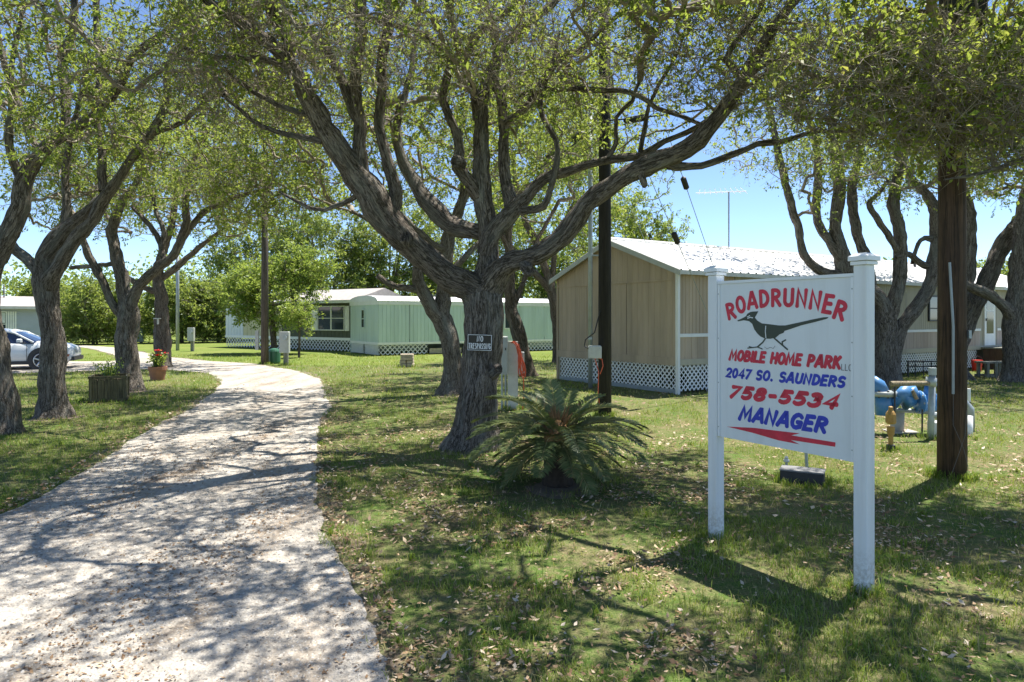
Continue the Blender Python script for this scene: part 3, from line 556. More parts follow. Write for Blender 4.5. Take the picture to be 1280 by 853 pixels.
for px, Y, w, h, t, lb_ in [(330, 58, 6, 11, .5, 'tall bushy tree rising behind the pale shed end'), (410, 56, 6.5, 13, .62, 'tall tree over the dark green home roof, bright crown'), (485, 58, 6, 12.5, .5, 'broad tree between the dark green home and the mint trailer'),
                            (560, 60, 6, 12, .4, 'dense tree above the middle of the mint trailer roof'), (650, 60, 6, 13, .5, 'tree seen through the fork of the massive oak'), (716, 58, 4.5, 9.5, .45, 'tree whose crown shows just left of the tan gable peak')]:
    bush(lb_, px, Y, w, h, 420, t, name='background_tree', cat='tree', group='trees behind the mobile homes', stems=6, stem=.14, trunk_h=.12, ls=.24)
bush('airy tree standing against the sky behind the tan roof', 805, 36, 3.1, 9.6, 430, .66, leaf='light_leaf', name='background_tree', cat='tree', group='trees behind the mobile homes', stems=4, stem=.13, trunk_h=.3, ls=.15, thr=.3)
for px, Y, w, h, lb_ in [(1105, 50, 4.0, 6.0, 'low tree peeking over the tan roof right of the sign post'), (1195, 52, 4.0, 6.0, 'low tree peeking over the tan roof behind the brown pole'), (1275, 48, 4.5, 6.4, 'low tree at the far end of the tan roof')]:
    bush(lb_, px, Y, w, h, 260, .55, name='background_tree', cat='tree', group='trees behind the mobile homes', stems=5, stem=.12, trunk_h=.1, ls=.22)
def far_woods():
    lb = NB(); rng = np.random.default_rng(5); n = 90000
    x = rng.uniform(-130, 130, n); y = 66 + rng.random(n) * 20; top = 5.2 + 2.4 * vnoise(x * .12, y * .1, 3) + 1.6 * vnoise(x * .5, y * .3, 4)
    z = top * rng.random(n) ** .9; p = np.stack([x, y, z], -1); s = (.12 + .16 * rng.random(n))[:, None]
    a = rng.normal(size=(n, 3)); a /= np.linalg.norm(a, axis=1)[:, None]; b = np.cross(a, rng.normal(size=(n, 3))); b /= np.linalg.norm(b, axis=1)[:, None]
    v = np.stack([p - a * s, p + b * s * .6, p + a * s, p - b * s * .6], 1)
    lb.add(v, np.arange(n * 4).reshape(-1, 4), np.repeat(np.clip(rng.normal(.4, .2, n), 0, .95), 4))
    tag(lb.build('far_woods', 'bush_leaf'), kind='stuff')
far_woods()
# ------------------------------------------------------------------ paints
paint('white_post', (.76, .78, .80), .45, .05, 3, dirt=(.5, .48, .42)); k = NT('post_paint'); c = k.coords(); g = k.noise(k.scale(c, (60, 60, 2.5)), 1.0, 4, .6); st = k.noise(k.scale(c, (9, 9, .5)), 1.0, 5, .65); sp = k.noise(c, 38, 5, .7)
sx = k.n('SeparateXYZ'); k.l(c, sx.inputs[0]); mr_ = k.n('MapRange'); k.l(sx.outputs['Z'], mr_.inputs['Value']); mr_.inputs['From Min'].default_value = .02; mr_.inputs['From Max'].default_value = .32; mr_.inputs['To Min'].default_value = .75; mr_.inputs['To Max'].default_value = 0
ad = k.n('Math', operation='MULTIPLY'); k.l(mr_.outputs[0], ad.inputs[0]); k.l(k.ramp(sp, [(.38, (0, 0, 0)), (.6, (1, 1, 1))]), ad.inputs[1])
col = k.mix(k.ramp(st, [(.5, (0, 0, 0)), (.75, (.45, .45, .45))]), (.75, .77, .785), (.55, .55, .52)); col = k.mix(ad.outputs[0], col, (.30, .25, .18))
k.l(col, k.b.inputs['Base Color']); k.b.inputs['Roughness'].default_value = .5; k.bump(g, .25, .004); MATS['post_paint'] = k.m
k = NT('board_paint'); c = k.coords(); st = k.noise(k.scale(c, (7, 7, .7)), 1.0, 5, .7); g = k.noise(k.scale(c, (3, 3, 45)), 1.0, 4, .6); n5 = k.noise(c, 4, 6, .7)
col = k.mix(k.ramp(st, [(.48, (0, 0, 0)), (.78, (.4, .4, .4))]), (.72, .75, .77), (.54, .55, .54)); col = k.mix(k.ramp(n5, [(.55, (0, 0, 0)), (.75, (.3, .3, .3))]), col, (.60, .60, .57))
k.l(col, k.b.inputs['Base Color']); k.b.inputs['Roughness'].default_value = .42; k.bump(g, .15, .003); MATS['board_paint'] = k.m
paint('sign_white', (.74, .77, .79), .4, .04, 2, dirt=(.6, .6, .57))
paint('letter_red', (.56, .02, .05), .5, .2, 14); paint('letter_blue', (.02, .04, .42), .5, .2, 14); paint('letter_grey', (.12, .12, .13), .5, .05)
paint('bird_green', (.022, .035, .022), .4, .1); paint('black_plate', (.012, .013, .015), .35, .1); paint('plate_white', (.78, .78, .78), .4, .05)
paint('tan_siding', (.41, .318, .225), .7, .24, 1.6, dirt=(.16, .13, .09), streak=True); paint('tan_side', (.40, .365, .27), .7, .16, 1.2, dirt=(.22, .19, .13), streak=True)
paint('ply_pink', (.40, .325, .265), .8, .2, 2.5, dirt=(.22, .15, .11), streak=True)
paint('white_trim', (.74, .74, .71), .5, .08, 3); paint('lattice_white', (.78, .78, .75), .5, .08, 5)
paint('roof_white', (.72, .72, .72), .35, .1, 1.2, dirt=(.45, .42, .38), metal=.0); paint('roof_grey', (.34, .31, .29), .85, .2, 4)
paint('mint_siding', (.50, .60, .555), .55, .13, 1.5, dirt=(.22, .30, .25), streak=True); paint('olive_siding', (.075, .085, .055), .7, .12, 2)
paint('cream_siding', (.52, .48, .31), .7, .08, 2); paint('pale_siding', (.62, .66, .70), .6, .06, 2); paint('grey_siding', (.37, .40, .45), .6, .06, 2)
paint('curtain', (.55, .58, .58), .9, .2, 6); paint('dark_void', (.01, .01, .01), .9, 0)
paint('grey_box', (.40, .42, .40), .5, .1, 5, dirt=(.22, .21, .18)); paint('grey_box_pale', (.55, .55, .50), .55, .12, 5, dirt=(.28, .26, .22)); paint('blue_box', (.42, .50, .56), .5, .08)
paint('galv', (.36, .40, .40), .45, .15, 9, metal=.4, dirt=(.2, .2, .18)); paint('steel_grey', (.30, .33, .34), .45, .12, 6, metal=.3)
paint('valve_blue', (.03, .17, .42), .38, .18, 9, dirt=(.25, .35, .45)); paint('yellow_paint', (.36, .215, .05), .55, .2, 9, dirt=(.2, .1, .03)); paint('red_plastic', (.62, .03, .02), .4, .08)
paint('orange_cord', (.62, .10, .035), .45, .1); paint('black_rubber', (.018, .018, .02), .6, .1); paint('cable_black', (.02, .02, .022), .6, .1)
paint('car_white', (.66, .69, .71), .18, .02, 1); paint('car_black', (.025, .025, .028), .5, .1); paint('chrome', (.7, .7, .7), .15, .02, metal=1)
paint('car_lamp', (.55, .62, .68), .1, .05); paint('car_amber', (.25, .09, .04), .25, .05); paint('alloy', (.5, .52, .54), .3, .05, metal=.7)
paint('terracotta', (.31, .14, .09), .8, .15, 8); paint('rose_red', (.55, .015, .03), .5, .2, 12); paint('stone_tan', (.42, .35, .26), .85, .25, 9, bump=.6); paint('concrete', (.42, .40, .36), .85, .15, 8, bump=.4)
paint('dark_metal', (.03, .032, .035), .5, .1); paint('hot_tub_brown', (.085, .05, .032), .7, .15, 5); paint('green_plastic', (.03, .12, .07), .45, .1); paint('hose_green', (.03, .085, .03), .5, .15)
paint('palm_trunk', (.055, .038, .026), .9, .4, 20, bump=1.0); paint('palm_heart', (.30, .17, .07), .9, .35, 30, bump=1.0); paint('charcoal_box', (.03, .031, .034), .7, .2, 8); paint('lid_grey', (.17, .17, .175), .7, .2, 8)
wood('pole_wood', (.028, .017, .012), (.085, .050, .034), (.17, .105, .07), 1); wood('pole_dark', (.010, .009, .008), (.022, .019, .017), (.045, .038, .033), 1)
wood('pole_grey', (.05, .04, .033), (.10, .082, .068), (.17, .14, .12), 1)
wood('planter_wood', (.07, .062, .03), (.16, .135, .065), (.25, .215, .12), 1.6); wood('grey_wood', (.12, .125, .10), (.24, .245, .20), (.36, .36, .31), 1.6); wood('beige_stick', (.2, .16, .1), (.34, .28, .18), (.44, .37, .26), 2)
k = NT('window_glass'); k.b.inputs['Base Color'].default_value = (.02, .035, .05, 1); k.b.inputs['Roughness'].default_value = .05; k.b.inputs['Specular IOR Level'].default_value = .9; MATS['window_glass'] = k.m
k = NT('car_glass'); k.b.inputs['Base Color'].default_value = (.012, .02, .05, 1); k.b.inputs['Roughness'].default_value = .04; k.b.inputs['Specular IOR Level'].default_value = 1.0; MATS['car_glass'] = k.m

# ------------------------------------------------------------------ the park sign
pl = G(895, 673); pr = G(1080, 740); ax = (pr - pl)[:2]; SEP = np.linalg.norm(ax); ax = ax / SEP; RZ = math.atan2(ax[1], ax[0]); AXN = np.array([ax[1], -ax[0]])   # AXN faces the viewer
sgn = thing('park_sign', 'white two-post wooden sign with red and blue lettering and a running roadrunner bird', 'sign', pl, RZ)
def to_board(px, py, d=0.0):                # where the sight line meets the board face -> board coordinates
    v = np.array([(px - CX) / F, 1.0, -(py - HY) / F]); o = np.array([0, 0, EYE]); p0 = np.array([*(pl[:2] + AXN * (.032 + d)), 0])
    t = np.dot((p0 - o)[:2], AXN) / np.dot(v[:2], AXN); h = o + v * t
    return float(np.dot((h - p0)[:2], ax)), float(h[2])
def z7(zx, zy): return to_board(890 + zx / 3.628, 340 + zy / 3.628)
PW = .094
for x, hp in ((0, 2.15), (SEP, 2.15)):
    m = MB(); m.box((x, 0, hp / 2 - .1), (PW, PW, hp + .2), ch=.006); po = m.build('post', 'post_paint', sgn)
    m = MB(); m.box((x, 0, hp + .012), (PW + .028, PW + .028, .024), ch=.005); m.box((x, 0, hp + .045), (PW + .052, PW + .052, .036), ch=.008); m.box((x, 0, hp + .071), (PW + .03, PW + .03, .018), top=.4); m.build('post_cap', 'white_post', po)
bx0, bx1 = PW / 2 + .002, SEP - PW / 2 - .002; bz0, bz1 = .845, 2.075
m = MB(); m.box(((bx0 + bx1) / 2, 0, (bz0 + bz1) / 2), (bx1 - bx0, .05, bz1 - bz0)); bo = m.build('board', 'board_paint', sgn)
m = MB(); m.box(((bx0 + bx1) / 2, 0, bz1 + .012), (bx1 - bx0, .075, .022)); m.build('top_rail', 'white_post', bo)
for x in (bx0 + .011, bx1 - .011):
    m = MB(); m.box((x, -.03, (bz0 + bz1) / 2), (.020, .012, bz1 - bz0 - .004)); m.build('side_batten', 'white_post', bo)
m = MB()
for zz in np.linspace(bz0 + .08, bz1 - .08, 4):
    for x in (bx0 + .011, bx1 - .011): m.tube([(x, -.0365, zz), (x, -.0385, zz)], .005, 8)
m.build('screw_heads', 'galv', bo)['kind'] = 'stuff'
def arc(cx, cy, rx, ry, a0, a1, n=8): return [(cx + rx * math.cos(math.radians(a0 + (a1 - a0) * i / n)), cy + ry * math.sin(math.radians(a0 + (a1 - a0) * i / n))) for i in range(n + 1)]
GL = {
 'A': (.66, [[(0, 0), (.33, 1), (.40, 1), (.64, 0)], [(.12, .3), (.55, .3)]]), 'B': (.58, [[(.04, 0), (.08, 1)], [(.08, .97)] + arc(.25, .76, .25, .21, 90, -90, 6) + [(.10, .54)], [(.1, .52)] + arc(.27, .27, .28, .25, 90, -90, 6) + [(.03, .02)]]),
 'D': (.6, [[(.06, 0), (.08, 1)], [(.08, .97)] + arc(.2, .5, .38, .46, 80, -80, 8) + [(.06, .02)]]), 'E': (.5, [[(.48, .98), (.07, .97), (.04, .02), (.48, .03)], [(.08, .52), (.42, .53)]]),
 'G': (.6, [arc(.32, .5, .3, .48, 40, 300, 10) + [(.56, .12), (.57, .42)], [(.34, .43), (.6, .43)]]), 'H': (.6, [[(.04, 0), (.06, 1)], [(.54, 0), (.56, 1)], [(.06, .5), (.54, .52)]]),
 'I': (.14, [[(.06, 0), (.08, 1)]]), 'K': (.58, [[(.05, 0), (.07, 1)], [(.5, 1), (.1, .46)], [(.2, .56), (.56, 0)]]), 'L': (.46, [[(.07, 1), (.04, .03), (.46, .04)]]),
 'M': (.78, [[(.02, 0), (.13, 1), (.38, .25), (.64, 1), (.74, 0)]]), 'N': (.62, [[(.04, 0), (.07, 1), (.53, .02), (.57, 1)]]), 'O': (.62, [arc(.31, .5, .28, .48, 90, 450, 16)]),
 'P': (.56, [[(.05, 0), (.08, 1)], [(.08, .97)] + arc(.24, .72, .28, .25, 90, -90, 7) + [(.08, .45)]]), 'R': (.6, [[(.05, 0), (.08, 1)], [(.08, .97)] + arc(.24, .74, .28, .23, 90, -90, 7) + [(.08, .5)], [(.24, .5), (.56, 0)]]),
 'S': (.54, [[(.48, .86)] + arc(.28, .74, .22, .23, 50, 270, 8) + arc(.26, .26, .25, .25, 90, -140, 8)]), 'U': (.6, [[(.07, 1), (.05, .35)] + arc(.3, .3, .25, .28, 190, 350, 7) + [(.55, .35), (.57, 1)]]),
 'T': (.56, [[(.0, .97), (.56, .98)], [(.27, 0), (.28, .97)]]), 'C': (.56, [arc(.31, .5, .29, .48, 45, 315, 10)]),
 '2': (.54, [arc(.27, .73, .24, .25, 165, -20, 8) + [(.36, .4), (.03, .04), (.52, .04)]]), '0': (.54, [arc(.27, .5, .23, .47, 90, 450, 16)]), '4': (.58, [[(.42, 0), (.44, 1), (.03, .3), (.58, .3)]]),
 '7': (.52, [[(.02, .96), (.5, .96), (.14, 0)]]), '5': (.54, [[(.5, .96), (.12, .96), (.07, .55)] + arc(.25, .31, .25, .29, 105, -140, 8)]), '8': (.54, [arc(.27, .74, .2, .22, 90, 450, 14), arc(.27, .27, .24, .25, 90, 450, 14)]),
 '3': (.52, [arc(.24, .74, .22, .22, 150, -80, 7) + arc(.24, .28, .25, .27, 80, -150, 8)]), '.': (.2, [[(.08, .02), (.1, .1)]]), '-': (.4, [[(.05, .45), (.36, .46)]]), ' ': (.3, []), "'": (.2, [])}
ZC = [0]
def stroke(m, pts, hw, y, rnd=True):
    pts = [np.array(p, float) for p in pts]; q = [pts[0]]
    for p in pts[1:]:
        if np.linalg.norm(p - q[-1]) > hw * .12: q.append(p)
    pts = q; n = len(pts)
    if n < 2: return
    closed = n > 4 and np.linalg.norm(pts[0] - pts[-1]) < hw * .6
    ZC[0] = (ZC[0] + 1) % 5; y = y - .0003 * ZC[0]
    if closed: pts = pts[:-1]; n -= 1
    Lf = []; Rt = []
    for i in range(n):
        a = pts[i] - pts[i - 1] if (i > 0 or closed) else pts[1] - pts[0]; b = pts[(i + 1) % n] - pts[i] if (i < n - 1 or closed) else a
        a = a / np.linalg.norm(a); b = b / np.linalg.norm(b); nn = np.array([-a[1], a[0]]) + np.array([-b[1], b[0]]); nl = np.linalg.norm(nn)
        nn = nn / nl if nl > .1 else np.array([-a[1], a[0]]); k = 1 / max(.62, abs(np.dot(nn, [-a[1], a[0]])))
        Lf.append(pts[i] + nn * hw * k); Rt.append(pts[i] - nn * hw * k)
    vs = [(p[0], y, p[1]) for p in Lf + Rt]; fs = []
    for i in range(n if closed else n - 1): j = (i + 1) % n; fs.append((i, j, n + j, n + i))
    if not closed and rnd:
        for e, (i, s) in enumerate(((0, -1), (n - 1, 1))):
            d = (pts[1] - pts[0]) if i == 0 else (pts[-1] - pts[-2]); d = d / np.linalg.norm(d) * s; nr = np.array([-d[1], d[0]]); o = len(vs); fan = []
            for kk in range(7):
                a = PI * kk / 6; p = pts[i] + (nr * math.cos(a) + d * math.sin(a) * .8) * hw; fan.append(len(vs)); vs.append((p[0], y, p[1]))
            fs.append(tuple(fan))
    m.add(vs, fs)
FACE = -.0262
def text_line(m, txt, BL, BR, TL, TR, hwk=.085, slant=.12, track=.13, y=FACE, rnd=True):
    tot = sum(GL[c][0] + track for c in txt) - track; x = 0
    BL, BR, TL, TR = map(np.array, (BL, BR, TL, TR)); hgt = np.linalg.norm((TL + TR) / 2 - (BL + BR) / 2); hw = hgt * hwk
    def mp(u, v):
        v2 = hwk + v * (1 - 2 * hwk); s = (u + slant * (v2 - .5)) / tot
        return (BL * (1 - s) + BR * s) * (1 - v2) + (TL * (1 - s) + TR * s) * v2
    for c in txt:
        for st in GL[c][1]: stroke(m, [mp(x + a, b) for a, b in st], hw, y, rnd)
        x += GL[c][0] + track
def place_line(name, txt, mat, bl, br, tl, tr, **kw):
    m = MB(); text_line(m, txt, z7(*bl), z7(*br), z7(*tl), z7(*tr), **kw); o = m.build(name, mat, bo); o['kind'] = 'stuff'; return o
place_line('lettering', 'MOBILE HOME PARK', 'letter_red', (78, 405), (578, 447), (82, 350), (582, 378), hwk=.125, track=.2, slant=.16)
place_line('lettering', 'LLC', 'letter_grey', (584, 448), (632, 453), (584, 417), (632, 419), hwk=.05, slant=0, track=.2)['kind'] = 'stuff'
place_line('lettering', '2047 SO. SAUNDERS', 'letter_blue', (63, 482), (597, 530), (66, 432), (603, 471), hwk=.12, track=.2, slant=.16)
place_line('lettering', '758-5534', 'letter_red', (82, 577), (566, 631), (84, 510), (572, 552), hwk=.14, track=.22, slant=.34)
place_line('lettering', 'MANAGER', 'letter_blue', (125, 678), (515, 740), (132, 604), (522, 655), hwk=.125, track=.2, slant=.22)
m = MB(); ww = 'ROADRUNNER'
CEN = [(83, 178), (126, 148), (176, 132), (229, 122), (280, 116), (332, 115), (386, 119), (446, 127), (521, 142), (580, 176)]
cc = np.array([z7(*q) for q in CEN]); hs = np.array([z7(q[0], q[1] - 47)[1] - z7(q[0], q[1] + 47)[1] for q in CEN])
par = np.linspace(0, 1, 400); cf = np.polyfit(cc[:, 0], cc[:, 1], 4); xs_ = np.linspace(cc[0, 0], cc[-1, 0], 400); ys_ = np.polyval(cf, xs_); sl = np.concatenate([[0], np.cumsum(np.hypot(np.diff(xs_), np.diff(ys_)))])
adv = [GL[c_][0] + .22 for c_ in ww]; mids = np.cumsum([0] + [(adv[i] + adv[i + 1]) / 2 for i in range(9)]); unit = sl[-1] / mids[-1]; hgt = float(hs.mean())
for i, ch in enumerate(ww):
    u = mids[i] * unit; x = np.interp(u, sl, xs_); z = np.polyval(cf, x); a = math.radians([-16, -12, -8, -5, -2, 1, 4, 8, 13, 19][i]); w = GL[ch][0]; sx = unit * .96
    for st in GL[ch][1]:
        pts = [(x + (p - w / 2) * sx * math.cos(a) + (v - .5) * hgt * .78 * math.sin(a), z - (p - w / 2) * sx * math.sin(a) * .8 + (v - .5) * hgt * .78 * math.cos(a)) for p, v in st]
        stroke(m, pts, hgt * .098, FACE)
m.build('lettering', 'letter_red', bo)
def poly_on(name, mat, pts, y, parent=bo, conv=z7):
    m = MB(); q = [conv(*p) for p in pts]; m.add([(a, y, b) for a, b in q], [tuple(range(len(q)))]); return m.build(name, mat, parent)
BIRD = [(112, 221), (138, 209), (152, 201), (158, 190), (172, 182), (186, 180), (208, 179), (200, 194), (192, 207), (203, 221), (224, 234), (262, 238), (300, 243), (330, 243), (400, 228), (452, 216), (504, 206), (527, 205), (519, 213), (472, 226), (402, 243), (352, 260), (327, 268), (322, 277), (304, 284), (286, 299), (262, 304), (238, 303), (218, 294), (204, 281), (190, 262), (180, 236), (166, 224), (142, 220), (116, 225)]
poly_on('bird_emblem', 'bird_green', BIRD, FACE - .0004)
m = MB()
for st, wd in (([(243, 298), (228, 320), (204, 341)], .006), ([(160, 346), (204, 341), (226, 350)], .0045), ([(180, 343), (166, 339)], .004), ([(276, 297), (300, 318), (318, 333), (340, 352)], .006), ([(318, 333), (316, 318), (332, 309)], .0055)):
    stroke(m, [z7(*p) for p in st], wd, FACE - .0006)
m.build('bird_legs', 'bird_green', bo)['kind'] = 'stuff'
m = MB()
for st, wd in (([(242, 246), (240, 270), (243, 300)], .0035), ([(160, 211), (172, 206), (183, 209)], .0035), ([(158, 205), (170, 199)], .003)): stroke(m, [z7(*p) for p in st], wd, FACE - .0012)
m.build('bird_white_marks', 'sign_white', bo)['kind'] = 'stuff'  # white neck stripes, eye patch and wing line printed on the emblem
m = MB(); stroke(m, [z7(*p) for p in [(236, 340), (248, 350), (262, 342), (276, 348), (284, 336)]], .0015, FACE - .0002); m.build('bird_ground_scribble', 'letter_grey', bo)
poly_on('arrow', 'letter_red', [(64, 702), (190, 708), (300, 722), (395, 733), (357, 742), (558, 774), (556, 794), (355, 763), (396, 783), (300, 765), (180, 730)], FACE - .0004)
# box and taps behind the sign
c = G(1003, 603); bx = thing('ground_box', 'low black ground box with a grey lid behind the sign board', 'utility box', c, math.radians(-28))
m = MB(); m.box((0, 0, .055), (.44, .24, .15), ch=.012); m.build('body', 'charcoal_box', bx); m = MB(); m.box((0, 0, .1385), (.45, .25, .016), ch=.004); m.build('lid', 'lid_grey', bx)
c = G(983, 590); t = thing('sprinkler_pipe', 'short stub pipe with a white cap, behind the black ground box', 'pipe', c)
m = MB(); m.tube([(0, 0, -.05), (0, 0, .11)], .016, 10); m.build('stem', 'galv', t); m = MB(); m.lathe((0, 0, .11), [(.02, 0), (.035, .01), (.035, .03), (.02, .045), (.024, .055), (.012, .075)], 12); m.build('cap', 'grey_box_pale', t)
c = G(1009, 589); m = MB(); m.tube([(0, 0, -.05), (-.02, 0, .35)], .02, 8); o = m.build('stake', 'galv'); o.location = tuple(c); tag(o, 'grey steel stake standing up behind the sign board', 'stake')

# ------------------------------------------------------------------ plate on the trunk
pc = P(599.5, 428.5, 9.2 - .045); s = (9.155) / F
t = thing('trespass_sign', 'small black metal NO TRESPASSING plate fixed on the massive trunk', 'sign', pc, math.radians(-4))
t.rotation_euler = (math.radians(3), math.radians(1.5), math.radians(-4))
w2, h2 = 15.5 * s, 10.3 * s
m = MB(); m.box((0, .012, 0), (2 * w2, .006, 2 * h2)); pb = m.build('plate', 'black_plate', t)
m = MB()
for a, b in (((-w2 + .008, h2 - .008), (w2 - .008, h2 - .008)), ((w2 - .008, h2 - .008), (w2 - .008, -h2 + .008)), ((w2 - .008, -h2 + .008), (-w2 + .008, -h2 + .008)), ((-w2 + .008, -h2 + .008), (-w2 + .008, h2 - .008))): stroke(m, [a, b], .0035, .0085, False)
m.build('border', 'plate_white', pb)
m = MB(); text_line(m, 'NO', (-w2 * .22, h2 * .08), (w2 * .26, h2 * .08), (-w2 * .22, h2 * .82), (w2 * .26, h2 * .82), hwk=.07, slant=0, track=.35, y=.0085)
text_line(m, 'TRESPASSING', (-w2 * .88, -h2 * .8), (w2 * .88, -h2 * .8), (-w2 * .88, -h2 * .06), (w2 * .88, -h2 * .06), hwk=.062, slant=0, track=.3, y=.0085); m.build('lettering', 'plate_white', pb)
for zz in (.9, -.9): m = MB(); m.tube([(0, .014, h2 * zz), (0, .004, h2 * zz)], .006, 8); m.build('nail', 'galv', t)

# ------------------------------------------------------------------ sago palm
pc = G(697, 606); t = thing('sago_palm', 'dark green sago palm with arching stiff fronds in front of the massive oak', 'palm', pc)
m = MB(); m.lathe((0, 0, -.06), [(.16, 0), (.17, .1), (.15, .25), (.155, .4), (.12, .55)], 18); m.build('trunk', 'palm_trunk', t)
m = MB(); rr = random.Random(4)
for i in range(90):
    a = rr.uniform(0, 2 * PI); e = rr.uniform(.1, 1.2); r = rr.uniform(.05, .13); p = np.array([math.cos(a) * math.cos(e) * .13, math.sin(a) * math.cos(e) * .13, .53 + math.sin(e) * .2]); d = np.array([math.cos(a) * math.cos(e), math.sin(a) * math.cos(e), math.sin(e) + .4]) * r
    m.tube([p, p + d], [.010, .002], 4, False)
m.lathe((0, 0, .45), [(.15, 0), (.15, .10), (.10, .19), (.02, .25)], 12); m.build('heart', 'palm_heart', t)
def frond(az, el, L, droop, tw, rng, tint):
    L *= .80; n = 44; s = np.linspace(0, 1, n); e = el - droop * s ** 1.35 * 1.62
    dx = np.cos(e) * L / n; dz = np.sin(e) * L / n; x = .10 * math.cos(el) + np.cumsum(dx); z = .52 + .08 * math.sin(el) + np.cumsum(dz); z = np.maximum(z, .03 + .02 * rng.random(n))
    side = tw * s ** 2 * L * .35; ca, sa = math.cos(az), math.sin(az)
    c = np.stack([x * ca - side * sa, x * sa + side * ca, z], -1); T = np.gradient(c, axis=0); T /= np.linalg.norm(T, axis=1)[:, None]
    S = np.cross(T, [0, 0, 1]); S /= np.linalg.norm(S, axis=1)[:, None] + 1e-9; U = np.cross(S, T)
    nb = NB(); r = (.009 * (1 - s * .75))[:, None]
    A = [0, 2.1, 4.2]; ring = np.stack([c + r * (math.cos(a) * S + math.sin(a) * U) for a in A], 1)
    i = np.arange(n - 1)[:, None] * 3; kk = np.arange(3)[None]; j = (kk + 1) % 3
    nb.add(ring, np.stack([i + kk, i + j, i + 3 + j, i + 3 + kk], -1), np.full(n * 3, .93))
    ii = np.arange(3, n); 
    for sgn_ in (-1, 1):
        for rep in (0, .5):
            k = ii[:-1]; b = c[k] * (1 - rep) + c[k + 1] * rep
            ln = (.16 * np.sin(np.clip((s[k] - .02) * 1.05, 0, 1) * PI) ** .55 + .02) * (.85 + .3 * rng.random(len(k)))
            d = S[k] * sgn_ * .78 + T[k] * .62 + U[k] * .22 + rng.normal(size=(len(k), 3)) * .06; d /= np.linalg.norm(d, axis=1)[:, None]
            wv = np.cross(d, U[k]); wv /= np.linalg.norm(wv, axis=1)[:, None]; w = .0072
            tip = b + d * ln[:, None] - np.array([0, 0, 1]) * (ln * .12)[:, None]; mid = b + d * ln[:, None] * .5
            v = np.stack([b, mid + wv * w, tip, mid - wv * w], 1); tt = np.clip(tint + rng.normal(0, .15, len(k)) + (rng.random(len(k)) < .04) * .5, 0, 1)
            nb.add(v, np.arange(len(k) * 4).reshape(-1, 4), np.repeat(tt, 4))
    nb.build('frond', 'frond_leaf', t)
rg = np.random.default_rng(21)
for i in range(14): frond(i / 14 * 2 * PI + rg.normal() * .1, .12 + rg.random() * .2, 1.12 + rg.random() * .16, .42 + rg.random() * .2, rg.normal() * .4, rg, .45)
for i in range(15): frond(i / 15 * 2 * PI + .2 + rg.normal() * .1, .40 + rg.random() * .2, 1.1 + rg.random() * .15, .62 + rg.random() * .2, rg.normal() * .4, rg, .5)
for i in range(7): frond([-.1, .35, 2.7, 3.2, 3.75, -.6, 1.6][i] + rg.normal() * .1, .75 + rg.random() * .2, .95 + rg.random() * .15, .62 + rg.random() * .15, rg.normal() * .4, rg, .55)
for a_, e_, l_, d_ in ((1.75, 1.25, .72, .2), (1.15, .95, .78, .35), (2.3, .9, .8, .38), (.6, .8, .9, .4)): frond(a_, e_, l_, d_, .1, rg, .6)
for i in range(17): frond(i / 17 * 2 * PI + rg.normal() * .12, -.12 - rg.random() * .35, .80 + rg.random() * .15, .34, rg.normal() * .4, rg, .62)

# ------------------------------------------------------------------ mobile homes
def frame2(a, b):
    a = np.array(a[:2]); b = np.array(b[:2]); d = b - a; L = np.linalg.norm(d); return a, d / L, L
def siding(m, L, z0, z1, pitch, dep, gw=.012, y=0.0, x0=0.0, ztop=None):
    """upright boards with recessed joints, built along local x, facing -y"""
    xs = []; x = x0
    while x < x0 + L - 1e-6:
        x2 = min(x + pitch, x0 + L); xs += [(x + gw / 2, 0), (x2 - gw / 2, 0), (x2 - gw / 2 + .002, dep), (x2 + gw / 2 - .002, dep)]; x = x2
    vs = []; zt = ztop or (lambda q: z1)
    for q, d in xs: q = min(q, x0 + L); vs += [(q, y + d, z0), (q, y + d, zt(q))]
    m.add(vs, [(2 * i, 2 * i + 2, 2 * i + 3, 2 * i + 1) for i in range(len(xs) - 1)]); return m
def lattice(m, L, z0, z1, sp=.145, w=.036, y=0.0, x0=0.0):
    H = z1 - z0
    for sg in (1, -1):
        c = -H
        while c < L + H:
            # line x = c + t, z = t (sg 1) or z = H - t
            t0 = max(0, -c); t1 = min(H, L - c)
            if t1 - t0 > .03:
                a = (c + t0, t0 if sg == 1 else H - t0); b = (c + t1, t1 if sg == 1 else H - t1); hw = w * .707; yy = y + (0 if sg == 1 else .007)
                cl = lambda v: min(max(v, 0), L)
                m.add([(x0 + cl(p[0] + o), yy + dd, z0 + p[1]) for dd in (0, .006) for p, o in ((a, -hw), (a, hw), (b, hw), (b, -hw))], [(0, 1, 2, 3), (7, 6, 5, 4), (0, 3, 7, 4), (1, 2, 6, 5)])
            c += sp
    return m
def rail(m, x0, x1, z0, z1, y0=-.02, y1=.02): return m.box(((x0 + x1) / 2, (y0 + y1) / 2, (z0 + z1) / 2), (x1 - x0, y1 - y0, z1 - z0))
class Wall:                                  # an empty-less local frame baked into world-relative vertices of one house
    def __init__(s, root, a, b): s.o, s.d, s.L = frame2(a, b); s.root = root; s.n = np.array([-s.d[1], s.d[0]])
    def put(s, m, name, mat, parent=None, kind=None):
        ro = np.array(s.root.location)[:2]; q = MB(); q.f = m.f
        q.v = [(*(s.o - ro + s.d * x + s.n * y), z) for x, y, z in m.v]; o = q.build(name, mat, parent or s.root)
        if kind: o['kind'] = kind
        return o
